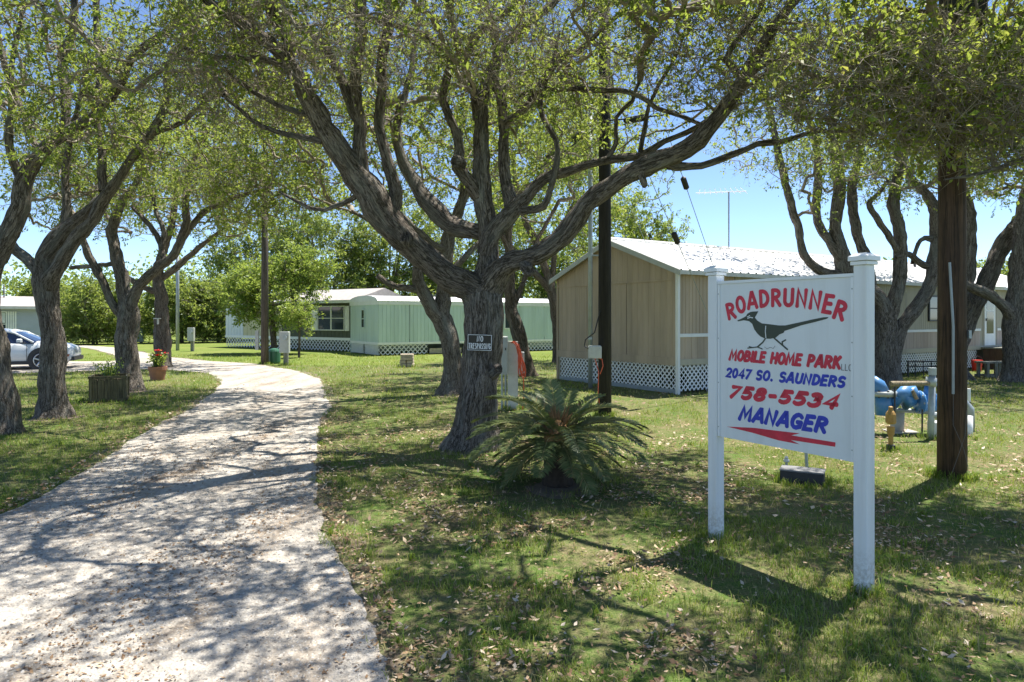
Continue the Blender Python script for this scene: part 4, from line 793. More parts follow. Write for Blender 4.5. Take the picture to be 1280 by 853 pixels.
def window(wl, x0, x1, z0, z1, frame='white_trim', mull=(), sash=True, curtain=True, name='window', parent=None):
    f = .05; m = MB(); rail(m, x0 - f, x0, z0 - f, z1 + f, -.055, .01); rail(m, x1, x1 + f, z0 - f, z1 + f, -.055, .01); rail(m, x0, x1, z0 - f, z0, -.056, .01); rail(m, x0, x1, z1, z1 + f, -.054, .01)
    for q in mull: rail(m, q - .05, q + .05, z0, z1, -.052, .01)
    if sash:
        e = [x0] + [q for q in mull] + [x1]
        for a, b in zip(e[:-1], e[1:]): rail(m, a + (.05 if a != x0 else 0), b - (.05 if b != x1 else 0), (z0 + z1) / 2 - .02, (z0 + z1) / 2 + .02, -.046, .01)
    o = wl.put(m, name, frame, parent)
    m = MB(); rail(m, x0, x1, z0, z1, -.03, -.024); wl.put(m, 'pane', 'window_glass', o)
    if curtain: m = MB(); rail(m, x0 + .02, x1 - .02, z0 + (z1 - z0) * .55, z1 - .02, -.0345, -.032); wl.put(m, 'curtain', 'curtain', o)
    return o
D1 = np.array([.841, .541]); D2 = np.array([-.541, .841])
# tan home
cor = G(848, 493)[:2]; lft = cor + D2 * 4.75; far_ = cor + D1 * 21
th = thing('mobile_home', 'long tan mobile home with white metal roof, gable end toward the sago palm', 'mobile home', (*cor, 0), group='mobile homes of the park')
ge = Wall(th, lft, cor); sd = Wall(th, cor, far_); GW = ge.L; E = 2.98; RID = 3.86; SK = .80
gt = lambda x: E + (RID - E) * (1 - abs(x - GW / 2) / (GW / 2))
for x0, x1 in ((0, GW * .28), (GW * .28, GW * .62), (GW * .62, GW)):
    m = MB(); siding(m, x1 - x0 - .012, SK, 2.72, .2, .006, .008, x0=x0 + .006); ge.put(m, 'wall_panel', 'tan_siding')
m = MB(); x0 = 0; siding(m, GW, 2.745, 3, .2, .006, .008, y=-.012, ztop=gt); ge.put(m, 'gable', 'tan_siding')
m = MB(); rail(m, 0, GW, 2.705, 2.75, -.028, -.002); ge.put(m, 'gable_band', 'tan_siding')
m = MB(); rail(m, -.03, GW + .03, SK - .13, SK + .06, -.035, .0); ge.put(m, 'skirt_rail', 'tan_siding')
m = MB(); lattice(m, GW, .10, SK - .13, x0=0, y=.02); ge.put(m, 'lattice_panel', 'lattice_white', kind='stuff')
m = MB(); rail(m, 0, GW, .0, .10, .0, .05); ge.put(m, 'sill_board', 'steel_grey')
m = MB(); rail(m, -.06, .02, .0, E, -.03, .03); ge.put(m, 'corner_trim', 'tan_siding')
m = MB(); rail(m, GW - .02, GW + .06, .0, E - .06, -.08, -.005); ge.put(m, 'corner_post', 'white_trim')
# long side
for x0, x1, mat in ((0, 2.0, 'tan_siding'), (2.0, 6.4, 'tan_side'), (6.4, 10.2, 'tan_side'), (10.2, 15.2, 'tan_side'), (16.5, 21, 'tan_side')):
    m = MB(); siding(m, x1 - x0, 1.40, E - .02, .12, .008, .02, x0=x0); sd.put(m, 'wall_panel', mat)
    m = MB(); siding(m, x1 - x0, SK, 1.36, .22, .008, x0=x0); sd.put(m, 'lower_panel', 'ply_pink' if x0 > 5 else 'tan_siding')
    m = MB(); rail(m, x0, x1, 1.35, 1.43, -.03, 0); sd.put(m, 'belt_trim', 'white_trim')
m = MB(); siding(m, 1.3, SK, E - .02, .10, .014, x0=15.2, y=.004); sd.put(m, 'wall_panel', 'tan_side')
m = MB(); rail(m, 0, 21, SK - .12, SK + .02, -.03, .0); sd.put(m, 'skirt_rail', 'tan_side')
m = MB(); lattice(m, 15, .06, SK - .12, y=.02); sd.put(m, 'lattice_panel', 'lattice_white', kind='stuff')
for xp in (2.45, 4.9, 7.3, 9.8, 12.2): m = MB(); rail(m, xp - .03, xp + .03, .02, SK - .13, -.012, .012); sd.put(m, 'skirt_post', 'white_trim')
window(sd, 2.3, 3.6, 1.7, 2.72); window(sd, 5.2, 6.1, 1.7, 2.62, curtain=False); window(sd, 11.6, 12.4, 1.75, 2.5, frame='dark_metal', curtain=False)
m = MB(); m.box((7.6, -.03, 2.15), (.7, .05, 1.3)); sd.put(m, 'shutter', 'olive_siding')
dm = MB(); rail(dm, 15.45, 16.28, SK + .02, 2.86, -.045, .0); do = sd.put(dm, 'door', 'white_trim')
m = MB(); rail(m, 15.6, 16.13, 1.25, 2.05, -.052, -.047); rail(m, 15.6, 16.13, 2.12, 2.68, -.052, -.047); sd.put(m, 'door_glass', 'window_glass', do)
m = MB(); m.tube([(15.53, -.1, 1.78), (15.53, -.06, 1.78), (15.53, -.06, 1.70)], .02, 8); sd.put(m, 'handle', 'dark_metal', do)
m = MB(); m.add([(15.2, -.02, 3.02), (16.55, -.02, 3.02), (16.55, -.30, 2.94), (15.2, -.30, 2.94), (15.2, -.02, 2.99), (16.55, -.02, 2.99), (16.55, -.30, 2.91), (15.2, -.30, 2.91)], [(0, 1, 2, 3), (7, 6, 5, 4), (3, 2, 6, 7), (0, 3, 7, 4), (1, 5, 6, 2)]); sd.put(m, 'door_hood', 'white_trim')
m = MB(); rail(m, -.05, GW + .05, .0, SK, 19.0, 19.05) ; 
bk = Wall(th, far_ + D2 * GW, lft); m = MB(); rail(m, 0, 21, .0, E, 0.02, .06); bk.put(m, 'rear_wall', 'tan_side')
en = Wall(th, far_, far_ + D2 * GW); m = MB(); rail(m, 0, GW, 0, E, .02, .06); en.put(m, 'end_wall', 'tan_side')
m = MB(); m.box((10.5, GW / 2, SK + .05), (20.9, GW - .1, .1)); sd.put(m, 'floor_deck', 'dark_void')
# ribbed roof: two slopes
m = MB(); ov = .22; xs = []; x = -.18
while x < 21.2: xs += [(x, 0), (x + .03, .028), (x + .06, .028), (x + .09, 0)]; x += .30
zr = lambda y: E + .03 + (RID - E) * (1 - abs(y - GW / 2) / (GW / 2))
for y0, y1 in ((-ov, GW / 2), (GW + ov, GW / 2)):
    vs = []
    for q, h in xs: vs += [(q, y0, zr(y0) + h), (q, y1, zr(y1) + h)]
    m.add(vs, [(2 * i, 2 * i + 2, 2 * i + 3, 2 * i + 1) for i in range(len(xs) - 1)])
rf = sd.put(m, 'roof', 'roof_white')
m = MB()
for y0, y1 in ((-ov, GW / 2), (GW + ov, GW / 2)):
    for xx in (-.19,): m.add([(xx + a, y, zr(y) + b) for a in (0, .03) for y, b in ((y0, -.13), (y0, .0), (y1, .0), (y1, -.13))], [(0, 1, 2, 3), (7, 6, 5, 4), (0, 4, 5, 1), (0, 3, 7, 4)])
sd.put(m, 'rake_trim', 'grey_box', rf)
m = MB(); rail(m, -.18, 21, zr(-ov) - .10, zr(-ov) - .002, -ov - .01, -ov + .02); sd.put(m, 'eave_trim', 'grey_box_pale', rf)
m = MB(); m.tube([(-.2, GW / 2, RID + .05), (21.2, GW / 2, RID + .05)], .05, 8); sd.put(m, 'ridge_cap', 'roof_white', rf)
m = MB(); m.tube([(14.5, GW * .4, 3.6), (14.5, GW * .4, 4.15)], .05, 8); sd.put(m, 'vent_pipe', 'dark_metal', rf)
# mint trailer
c0 = G(473, 445.3)[:2]; c1 = c0 + D2 * 3.9; c2 = c0 + D1 * 14.5
mt = thing('trailer', 'mint green single-wide trailer with rounded white roof behind the oaks', 'mobile home', (*c0, 0), group='mobile homes of the park')
we = Wall(mt, c1, c0); ws = Wall(mt, c0, c2); B = .62; H = 2.46
for i in range(9):
    m = MB(); siding(m, 14.5 / 9 - .01, B, H, .2, .015, .03, x0=i * 14.5 / 9); ws.put(m, 'wall_panel', 'mint_siding')
for i in range(2): m = MB(); siding(m, we.L / 2 - .012, B, H, .33, .012, .02, x0=i * we.L / 2 + .006); we.put(m, 'wall_panel', 'mint_siding')
for wl, L in ((we, we.L), (ws, 14.5)):
    m = MB(); rail(m, 0, L, B - .10, B + .02, -.02, .015); wl.put(m, 'skirt_rail', 'lattice_white')
    m = MB(); rail(m, -.02, L + .02, H - .01, H + .2, -.04, .02); wl.put(m, 'eave_band', 'white_trim')
m = MB(); lattice(m, 1.9, .04, B - .1, .13, .05, y=.02, x0=0); lattice(m, 1.9, .04, B - .1, .13, .05, y=.02, x0=we.L - 1.92); we.put(m, 'lattice_panel', 'lattice_white', kind='stuff')
for x0, x1 in ((0, 2.6), (4.6, 14.4)):
    m = MB(); lattice(m, x1 - x0, .04, B - .1, .24, .045, y=.02, x0=x0); ws.put(m, 'lattice_panel', 'lattice_white', kind='stuff')
m = MB(); rail(m, 2.7, 4.5, .04, .30, .03, .06); ws.put(m, 'skirt_board', 'stone_tan')
m = MB(); n = 10; prof = [(-.05, H + .16)] + [(we.L / 2 - (we.L / 2 + .05) * math.cos(PI * k / n), H + .19 + .28 * math.sin(PI * k / n)) for k in range(n + 1)] + [(we.L + .05, H + .16)]
m.prism(prof, 'x', -.06, 14.6); ws.put(m, 'roof', 'roof_white')
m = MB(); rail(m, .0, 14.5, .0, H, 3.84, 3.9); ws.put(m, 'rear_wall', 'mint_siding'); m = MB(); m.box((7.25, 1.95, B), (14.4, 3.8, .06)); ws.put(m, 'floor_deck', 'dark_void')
window(we, 1.75, 2.1, 1.35, 2.2, frame='mint_siding', curtain=False); window(ws, 7.1, 7.75, 1.28, 2.0, curtain=False, sash=False)
m = MB(); m.box((4.7, -.08, 2.1), (.12, .14, .16)); ws.put(m, 'wall_lamp', 'plate_white')
# dark green home with pale end
d0 = G(282, 434)[:2]; d1 = G(444, 440.5)[:2]
og = thing('mobile_home', 'dark olive home with white shuttered double window and pale cream left part', 'mobile home', (*d0, 0), group='mobile homes of the park')
wg = Wall(og, d0, d1); L = wg.L; fx = lambda px: float(np.linalg.norm((lambda t: t)(wx(px)) - d0))
def wx(px):                                  # where the column px meets the facade line
    k_ = (px - CX) / F; d = d1 - d0; t = (k_ * d0[1] - d0[0]) / (d[0] - k_ * d[1]); return d0 + d * t
H2 = 2.75; B2 = .72
for p0, p1, mat, pt in ((282, 304, 'pale_siding', .3), (304, 352, 'cream_siding', .4), (352, 396, 'olive_siding', .3), (396, 444, 'olive_siding', .3)):
    a, b = fx(p0), fx(p1); m = MB(); siding(m, b - a, B2, H2, pt, .015, .03, x0=a); wg.put(m, 'wall_panel', mat)
m = MB(); rail(m, 0, L, B2 - .12, B2 + .03, -.03, .02); wg.put(m, 'skirt_rail', 'lattice_white')
m = MB(); lattice(m, L, .03, B2 - .12, .27, .05, y=.02); wg.put(m, 'lattice_panel', 'lattice_white', kind='stuff')
window(wg, fx(398.5), fx(430.5), 1.18, 2.42, mull=(fx(414.5),), curtain=False)
for a, b in ((389.5, 397), (432, 437)): m = MB(); rail(m, fx(a), fx(b), 1.12, 2.46, -.05, -.005); wg.put(m, 'shutter', 'white_trim')
m = MB(); q0, q1 = fx(350), L + .2
m.add([(q0, -.3, H2 + .02), (q1, -.3, H2 + .02), (q1, 2.0, H2 + .72), (q0, 2.0, H2 + .72), (q1, 4.3, H2 + .02), (q0, 4.3, H2 + .02)], [(0, 1, 2, 3), (3, 2, 4, 5), (0, 3, 5), (1, 4, 2), (0, 5, 4, 1)]); rf2 = wg.put(m, 'roof', 'roof_grey')
m = MB(); rail(m, q0, q1, H2 - .14, H2 + .015, -.33, -.29); wg.put(m, 'fascia', 'white_trim', rf2)
m = MB(); m.add([(-.1, -.2, H2 - .2), (q0, -.2, H2 - .2), (q0, 2.0, H2 + .15), (-.1, 2.0, H2 + .15), (q0, 4.2, H2 - .2), (-.1, 4.2, H2 - .2)], [(0, 1, 2, 3), (3, 2, 4, 5), (0, 3, 5), (0, 5, 4, 1)]); wg.put(m, 'lean_to_roof', 'roof_white')
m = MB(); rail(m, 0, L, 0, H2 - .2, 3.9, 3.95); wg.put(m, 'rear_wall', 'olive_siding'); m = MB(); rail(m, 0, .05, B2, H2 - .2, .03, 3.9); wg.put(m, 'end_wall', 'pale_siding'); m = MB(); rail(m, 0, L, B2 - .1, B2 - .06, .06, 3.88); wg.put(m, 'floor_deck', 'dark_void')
# grey home at the far edge
e0 = P(-75, 398, 33)[:2]; e1 = P(62, 398, 36.5)[:2]
gh = thing('mobile_home', 'blue grey home with lap siding, behind the silver car', 'mobile home', (*e0, 0), group='mobile homes of the park')
wl = Wall(gh, e0, e1); L = wl.L
for zz in range(9):
    m = MB(); z0 = .3 + zz * .24; m.add([(0, -.03, z0), (L, -.03, z0), (L, -.005, z0 + .24), (0, -.005, z0 + .24), (0, 0, z0), (L, 0, z0)], [(0, 1, 2, 3), (0, 4, 5, 1)]); wl.put(m, 'lap_board', 'grey_siding')
m = MB(); rail(m, 0, L, 0, .3, -.01, .03); wl.put(m, 'skirt_board', 'grey_siding'); m = MB(); rail(m, L - .06, L, 0, 2.4, 0, 5); wl.put(m, 'end_wall', 'grey_siding')
m = MB(); m.add([(-.2, -.35, 2.42), (L + .2, -.35, 2.42), (L + .2, 2.4, 3.0), (-.2, 2.4, 3.0), (L + .2, 5, 2.42), (-.2, 5, 2.42)], [(0, 1, 2, 3), (3, 2, 4, 5), (1, 4, 2), (0, 5, 4, 1), (0, 3, 5)]); r_ = wl.put(m, 'roof', 'roof_grey'); m = MB(); rail(m, -.2, L + .2, 2.27, 2.416, -.38, -.34); wl.put(m, 'fascia', 'grey_box', r_)
window(wl, L - 3.4, L - 1.95, .9, 2.1)
for i in range(4): m = MB(); rail(m, L - 1.86 + i * .1, L - 1.79 + i * .1, .85, 2.15, -.05, -.03); wl.put(m, 'shutter_slat', 'white_trim')

# ------------------------------------------------------------------ parked car (nose to the right)
CY = 24.6; XF = (98.5 - CX) / F * (CY + .6); sc_ = 1.0
CR = math.radians(20); NP = P(97, 398, 25.0)
cr = thing('parked_car', 'silver white crossover parked beyond the left lawn, nose pointing along the drive', 'car', (NP[0] - 2.2 * math.cos(CR), NP[1] - 2.2 * math.sin(CR), 0), CR)
LEN = 4.45
ST = [  # x from nose, z low, z belt edge, half width, top z (for hood/roof crown)
 (0.00, .42, .62, .55, .66), (.06, .28, .72, .70, .78), (.30, .22, .80, .82, .88), (.75, .22, .86, .88, .95), (1.15, .22, .89, .90, 1.00), (1.55, .22, .91, .91, 1.01), (2.4, .22, .93, .91, 1.0), (3.3, .22, .96, .91, 1.0), (4.0, .24, .97, .88, 1.02), (4.3, .28, .96, .84, 1.02), (4.45, .42, .90, .70, .95)]
m = MB(); vs = []; n = len(ST); xo = 2.2
ringf = lambda x, zl, zb, hw, zt: [(-hw * .82, zl), (-hw * .98, zl + .08), (-hw, (zl + zb) / 2), (-hw * .975, zb - .06), (-hw * .92, zb + .0), (-hw * .6, zt - .01), (0, zt + .015), (hw * .6, zt - .01), (hw * .92, zb), (hw * .975, zb - .06), (hw, (zl + zb) / 2), (hw * .98, zl + .08), (hw * .82, zl)]
for x, zl, zb, hw, zt in ST: vs += [(xo - x, y, z) for y, z in ringf(x, zl, zb, hw, zt)]
r = 13; fs = [(i * r + k, i * r + k + 1, (i + 1) * r + k + 1, (i + 1) * r + k) for i in range(n - 1) for k in range(r - 1)] + [tuple(range(r)), tuple((n - 1) * r + k for k in range(r))] + [(i * r, (i + 1) * r, (i + 1) * r + 12, i * r + 12) for i in range(n - 1)]
m.add(vs, fs); body = m.build('body', 'car_white', cr, smooth=True)
SG = [(1.12, .98, 1.0, .80), (1.75, .98, 1.30, .76), (2.15, .99, 1.40, .74), (2.8, 1.0, 1.43, .73), (3.5, 1.02, 1.38, .73), (4.0, 1.03, 1.22, .70), (4.25, 1.03, 1.05, .66)]
m = MB(); vs = []
for x, z0, z1, hw in SG: vs += [(xo - x, y, z) for y, z in [(-hw * 1.08, z0 - .06), (-hw * .9, z1 - .03), (-hw * .75, z1), (0, z1 + .02), (hw * .75, z1), (hw * .9, z1 - .03), (hw * 1.08, z0 - .06)]]
n = len(SG); fs = [(i * 7 + k, i * 7 + k + 1, (i + 1) * 7 + k + 1, (i + 1) * 7 + k) for i in range(n - 1) for k in (0, 5)]
fs += [(k, k + 1, 7 + k + 1, 7 + k) for k in range(1, 5)] + [((n - 2) * 7 + k, (n - 2) * 7 + k + 1, (n - 1) * 7 + k + 1, (n - 1) * 7 + k) for k in range(1, 5)]
m.add(vs, fs); m.build('window', 'car_glass', cr, smooth=False)
m = MB(); vs = []
for x, z0, z1, hw in SG[1:-1]: vs += [(xo - x, y, z) for y, z in [(-hw * .93, z1 - .045), (-hw * .75, z1 + .006), (0, z1 + .028), (hw * .75, z1 + .006), (hw * .93, z1 - .045)]]
n = len(SG) - 2; m.add(vs, [(i * 5 + k, i * 5 + k + 1, (i + 1) * 5 + k + 1, (i + 1) * 5 + k) for i in range(n - 1) for k in range(4)]); m.build('roof', 'car_white', cr, smooth=True)
for s_ in (-1, 1):
    m = MB(); m.tube([(xo - 1.15, s_ * .86, .96), (xo - 1.75, s_ * .70, 1.29), (xo - 2.15, s_ * .675, 1.38)], .035, 6); m.build('pillar', 'car_white', cr, smooth=True)
    m = MB(); m.tube([(xo - 2.55, s_ * .83, .96), (xo - 2.6, s_ * .68, 1.40)], .035, 6); m.build('pillar', 'car_black', cr)
    m = MB(); m.tube([(xo - 4.3, s_ * .72, 1.0), (xo - 3.9, s_ * .66, 1.27), (xo - 3.5, s_ * .66, 1.37)], .05, 6); m.build('pillar', 'car_white', cr)
    m = MB(); m.box((xo - 1.52, s_ * .98, 1.03), (.15, .18, .12), ch=.03); m.build('mirror', 'car_white', cr)
    m = MB(); m.add([(xo - .16, s_ * .765, .66), (xo - .62, s_ * .875, .76), (xo - .60, s_ * .855, .85), (xo - .13, s_ * .72, .76), (xo - .04, s_ * .60, .66)], [(0, 1, 2, 3), (0, 3, 4)]); m.build('headlight', 'car_lamp', cr)
    m = MB(); m.add([(xo - .10, s_ * .745, .44), (xo - .36, s_ * .86, .46), (xo - .30, s_ * .85, .54), (xo - .08, s_ * .725, .52)], [(0, 1, 2, 3)]); m.build('fog_light', 'car_amber', cr)
    m = MB(); m.box((xo - 2.35, s_ * .885, .25), (2.3, .06, .12)); m.build('sill_cladding', 'car_black', cr)
    m = MB(); m.tube([(xo - 1.9, s_ * .925, .86), (xo - 2.1, s_ * .925, .86)], .015, 6); m.build('door_handle', 'chrome', cr)
    m = MB(); m.add([(xo - x_, s_ * .916, z_) for x_, z_ in ((1.32, .3), (1.335, .3), (1.335, .9), (1.32, .9))], [(0, 1, 2, 3)]); m.add([(xo - x_, s_ * .918, z_) for x_, z_ in ((2.48, .3), (2.495, .3), (2.495, .92), (2.48, .92))], [(0, 1, 2, 3)]); m.build('door_seam', 'car_black', cr)
    for xw in (.88, 3.55):
        m = MB(); m.tube([(xo - xw, s_ * .70, .35), (xo - xw, s_ * .925, .35)], .43, 24); m.build('wheel_arch', 'car_black', cr)
        m = MB(); m.tube([(xo - xw, s_ * .72, .33), (xo - xw, s_ * .90, .33), (xo - xw, s_ * .935, .33)], [.33, .33, .29], 24); wh = m.build('wheel', 'black_rubber', cr)
        m = MB(); m.tube([(xo - xw, s_ * .93, .33), (xo - xw, s_ * .945, .33)], .065, 12)
        for sp5 in range(5): a5 = sp5 * 2 * PI / 5 + .3; m.tube([(xo - xw, s_ * .94, .33), (xo - xw + math.cos(a5) * .235, s_ * .943, .33 + math.sin(a5) * .235)], [.035, .028], 6)
        m.tube([(xo - xw + math.cos(a5) * .235, s_ * .94, .33 + math.sin(a5) * .235) for a5 in np.linspace(0, 2 * PI, 21)], .018, 6)
        m.build('rim', 'alloy', wh)
m = MB(); m.box((xo + .02 - .12, 0, .36), (.3, 1.3, .14)); m.build('bumper', 'car_black', cr); m = MB(); m.box((xo - .03, 0, .6), (.06, .8, .14), ch=.02); m.build('grille', 'car_black', cr)

# ------------------------------------------------------------------ poles, wires
def pole(name, label, px, py, w, h, mat, cat='pole', group=None, n=16, taper=.75, lean=0):
    c = G(px, py); r = w / 2 / F * c[1]; t = thing(name, label, cat, c, group=group)
    m = MB(); m.tube([(0, 0, -.2), (lean * .5, 0, h * .5), (lean, 0, h)], [r, r * (1 + taper) / 2, r * taper], n); m.build('shaft', mat, t, smooth=True); return t, c, r
UP = 'wooden utility poles'
t, bp, br = pole('utility_pole', 'massive brown wooden utility pole with a grey conduit strip, right of the sign', 1190, 597, 33, 8.2, 'pole_wood', group=UP, n=24, taper=.8)
m = MB(); m.tube([(-.085, -br - .002, .96), (-.085, -br - .004, 1.7), (-.115, -br + .012, 2.42)], .014, 8); m.build('conduit', 'steel_grey', t)
for q in ([(-.085, -br - .006, .96), (-.09, -br - .010, .62), (.02, -br - .02, .36), (.09, -br - .008, .1)], [(.06, -br - .012, .78), (.04, -br - .014, .5), (-.04, -br - .02, .28), (-.1, -br - .004, .08)]):
    m = MB(); m.tube(q, .0018, 5); m.build('loose_wire', 'lid_grey', t)
m = MB(); m.box((.125, -br + .05, 1.62), (.03, .05, .09)); m.build('tag', 'galv', t); m = MB(); m.box((0, -br - .1, 5.15), (.34, .24, .36), ch=.03); m.build('junction_box', 'black_rubber', t)
t, mp, mr = pole('utility_pole', 'black tarred utility pole in front of the tan gable wall', 756, 520, 17, 9.0, 'pole_dark', group=UP, n=16, taper=.8)
ml = 12.6 / F
bxo = thing('junction_box', 'beige grey junction box strapped on the side of the black tarred pole', 'utility box', P(743.5, 440, mp[1] - .1))
m = MB(); m.box((0, 0, 0), (.235, .16, .23), ch=.02); m.build('case', 'grey_box_pale', bxo); m = MB(); m.box((0, -.085, .0), (.2, .012, .19)); m.build('cover', 'grey_box_pale', bxo)
m = MB(); m.tube([(.0, .0, -.11), (.06, -.07, -.35), (.05, -.08, -.75), (.08, -.02, -.95)], .009, 6); m.tube([(.02, 0, -.1), (.12, -.08, -.13), (.14, -.09, -.25), (.09, -.07, -.4)], .009, 6); m.build('red_wire', 'orange_cord', bxo)
m = MB(); m.tube([(-.1, .0, .05), (-.18, .1, .1), (-.16, .1, .22), (.0, .05, .35), (.10, .02, .75)], .012, 6); m.build('black_wire', 'cable_black', bxo)
t, gp, gr = pole('service_mast', 'tall thin galvanised service mast beside the black tarred pole', 738, 485, 5.6, 7.7, 'galv', cat='mast', n=12, taper=1)
for zz in (1.25, 3.4, 5.4): m = MB(); m.lathe((0, 0, zz), [(gr + .012, 0), (gr + .012, .06)], 12); m.build('collar', 'galv', t)
m = MB(); m.box((.12, -.03, 3.42), (.2, .04, .04)); m.build('bracket', 'galv', t)
t, fp, fr = pole('utility_pole', 'weathered wooden pole standing by the drive bend, next to the meter pedestal', 331, 456, 9.5, 8.0, 'pole_grey', group=UP, taper=.75)
m = MB(); m.box((-.28, -.05, .95), (.12, .1, .75)); m.build('conduit_box', 'grey_box', t)
t, sp_, sr = pole('service_pole', 'thin grey steel pole at the far bend of the drive', 222, 438.5, 4.2, 6.5, 'steel_grey', cat='pole', n=10, taper=.9)
t2, kp, kr = pole('flag_pole', 'thin black pole standing behind the car', 5, 440, 1.6, 3.6, 'cable_black', cat='pole', n=8, taper=1)
def wire(label, pts, r, mat='cable_black', name='overhead_cable', cat='cable', sag=0.0, group='overhead cables', parts=()):
    m = MB(); q = []
    for a, b in zip(pts[:-1], pts[1:]):
        for i in range(12): u = i / 12; p = np.array(a) * (1 - u) + np.array(b) * u; p[2] -= sag * 4 * u * (1 - u); q.append(p)
    q.append(np.array(pts[-1])); t = thing(name, label, cat, q[0], group=group); o = q[0]; m.tube([p - o for p in q], r, 6); m.build('line', mat, t)
    for px, py, Y, d, L_, rr, nm in parts:
        c = P(px, py, Y) - o; dd = np.array(d, float) / np.linalg.norm(d); mm = MB(); mm.tube([c - dd * L_ / 2, c - dd * L_ * .4, c + dd * L_ * .4, c + dd * L_ / 2], [rr * .4, rr, rr, rr * .4], 10); mm.build(nm, 'black_rubber', t)
    return t
pt = np.array([mp[0], mp[1], 8.6]); pm = np.array([mp[0], mp[1], 6.35])
GWG = 'guy wires anchored beside the tan home'
def at_ground(px, py): return G(px, py)
e3 = G(945, 489); e1_ = G(927, 491); e2 = G(884, 490); mt_ = np.array([gp[0], gp[1], 7.2])
def on_line(a, b, py):                       # depth on the segment a-b at picture row py
    for u in np.linspace(0, 1, 400):
        p = a * (1 - u) + b * u
        if HY - F * (p[2] - EYE) / p[1] >= py: return p
    return b
for a, b, py, lb_ in ((pt, e3, 229, 'guy wire with a big egg insulator high above the tan roof edge'), (pm, e1_, 297, 'guy wire with an insulator level with the tan roof, lower than the other insulator'), (mt_, e2, None, 'thin guy wire without insulator running down past the tan corner post')):
    pa = []
    if py:
        p = on_line(a, b, py); pa = [(CX + F * p[0] / p[1], HY - F * (p[2] - EYE) / p[1], p[1], b - a, .30, .062, 'insulator')]
    wire(lb_, [a, b], .008 if py else .005, 'steel_grey', 'guy_wire', 'guy wire', 0, GWG, pa)
pa0 = np.array([mp[0], mp[1] - .1, EYE + (398 - 153) / F * mp[1]]); rp = np.array([bp[0], bp[1], 4.72])
wire('black service cable from the black tarred pole to the brown pole, with splice sleeve', [pa0, rp], .014, sag=.10, parts=[(795, 149, 12.0, rp - pa0, .6, .06, 'splice')])
ha = P(560, 262, 24); wire('black service cable dropping from the black tarred pole toward the mint trailer', [pa0, ha], .016, sag=.3, parts=[(723, 171, 12.9, ha - pa0, .42, .085, 'splice'), (688, 193, 13.9, ha - pa0, .4, .05, 'splice')])
wire('cable between the two slim poles at the drive bend', [np.array([sp_[0], sp_[1], 4.9]), np.array([fp[0], fp[1], 6.2])], .018, sag=.4)
wire('lower cable between the slim poles, dipping toward the pale shed', [np.array([sp_[0], sp_[1], 4.4]), P(300, 352, 43)], .016, sag=.3)
# TV antenna
ap = P(911, 398, 20.8); t = thing('tv_antenna', 'tv antenna with thin horizontal rods on a mast above the tan roof', 'antenna', (ap[0], ap[1], 3.2))
top = EYE + (398 - 240) / F * 20.8 - 3.2
m = MB(); m.tube([(0, 0, 0), (0, 0, top)], .022, 8); m.build('mast', 'steel_grey', t)
m = MB(); m.tube([(-.95, .2, top), (.5, -.1, top)], .014, 6); m.build('boom', 'roof_white', t)
for i in range(9): x = -.85 + i * .16; m = MB(); m.tube([(x - .12 - i * .02, .18 - i * .03 - .5, top + .03), (x + .12 + i * .02, .18 - i * .03 + .5, top + .03)], .008, 5); m.build('rod', 'roof_white', t)

# ------------------------------------------------------------------ utility pedestals
def pedestal(label, pb, w, ztop, zbox, mat, pmat, dial, group='meter pedestals along the drive', d=.2, pw=.16):
    c = G(*pb); t = thing('meter_pedestal', label, 'meter box', c, group=group)
    m = MB(); m.box((0, .05, ztop * .5 - .05), (pw, .12, ztop + .0)); m.build('post', pmat, t)
    m = MB(); m.box((0, -.10, (ztop + zbox) / 2), (w, d, ztop - zbox + .02), ch=.015); b = m.build('box', mat, t)
    if dial: m = MB(); m.tube([(w * .15, -.19, ztop - .22), (w * .15, -.27, ztop - .22)], .085, 16); m.build('meter', 'galv', b)
    m = MB(); m.box((0, -.205, zbox + (ztop - zbox) * .3), (w * .8, .012, (ztop - zbox) * .45)); m.build('cover', mat, b)
    return t
pedestal('grey meter pedestal with round meter beside the weathered wooden pole', (357, 457), .36, 1.28, .50, 'grey_box', 'grey_wood', True)
pedestal('grey meter pedestal standing near the thin grey steel pole', (240, 439.5), .34, 1.28, .58, 'grey_box', 'grey_wood', True)
pedestal('pale blue utility box between the planter oak and the rose pot', (176, 429), .42, 1.05, .1, 'blue_box', 'grey_wood', False)
c = G(338.5, 456); m = MB(); m.lathe((0, 0, 0), [(.2, 0), (.23, .1), (.23, .5), (.19, .58), (.05, .62)], 16); o = m.build('utility_canister', 'green_plastic'); o.location = (c[0], c[1] + .4, 0); tag(o, 'dark green canister behind the weathered wooden pole', 'canister')
# cabinet with cord, right of the massive trunk
c = G(641, 512); t = thing('meter_cabinet', 'weathered grey electric meter cabinet on a wide post, close to the massive trunk', 'meter box', c)
q = c[1] / F
m = MB(); m.box((0, 0, 83 * q / 2 - .05), (13 * q, .14, 87 * q + .1)); m.build('post', 'grey_box_pale', t)
m = MB(); m.box((-11.0 * q, -.04, 68 * q), (9.5 * q, .26, 47 * q), ch=.015); b = m.build('box', 'grey_box', t); m = MB(); m.box((-11.0 * q, -.178, 66 * q), (7.5 * q, .012, 36 * q)); m.build('door', 'grey_box', b); m = MB(); m.box((-9 * q, -.19, 76 * q), (.02, .02, .05)); m.build('latch', 'dark_metal', b)
m = MB(); m.box((10.5 * q, .03, 58 * q), (8 * q, .2, 28 * q), ch=.015); m.build('box', 'grey_box', t)
for xx in (-13.5, -9): m = MB(); m.tube([(xx * q, 0, -.1), (xx * q, 0, 46 * q)], .022, 8); m.build('conduit', 'galv', t)
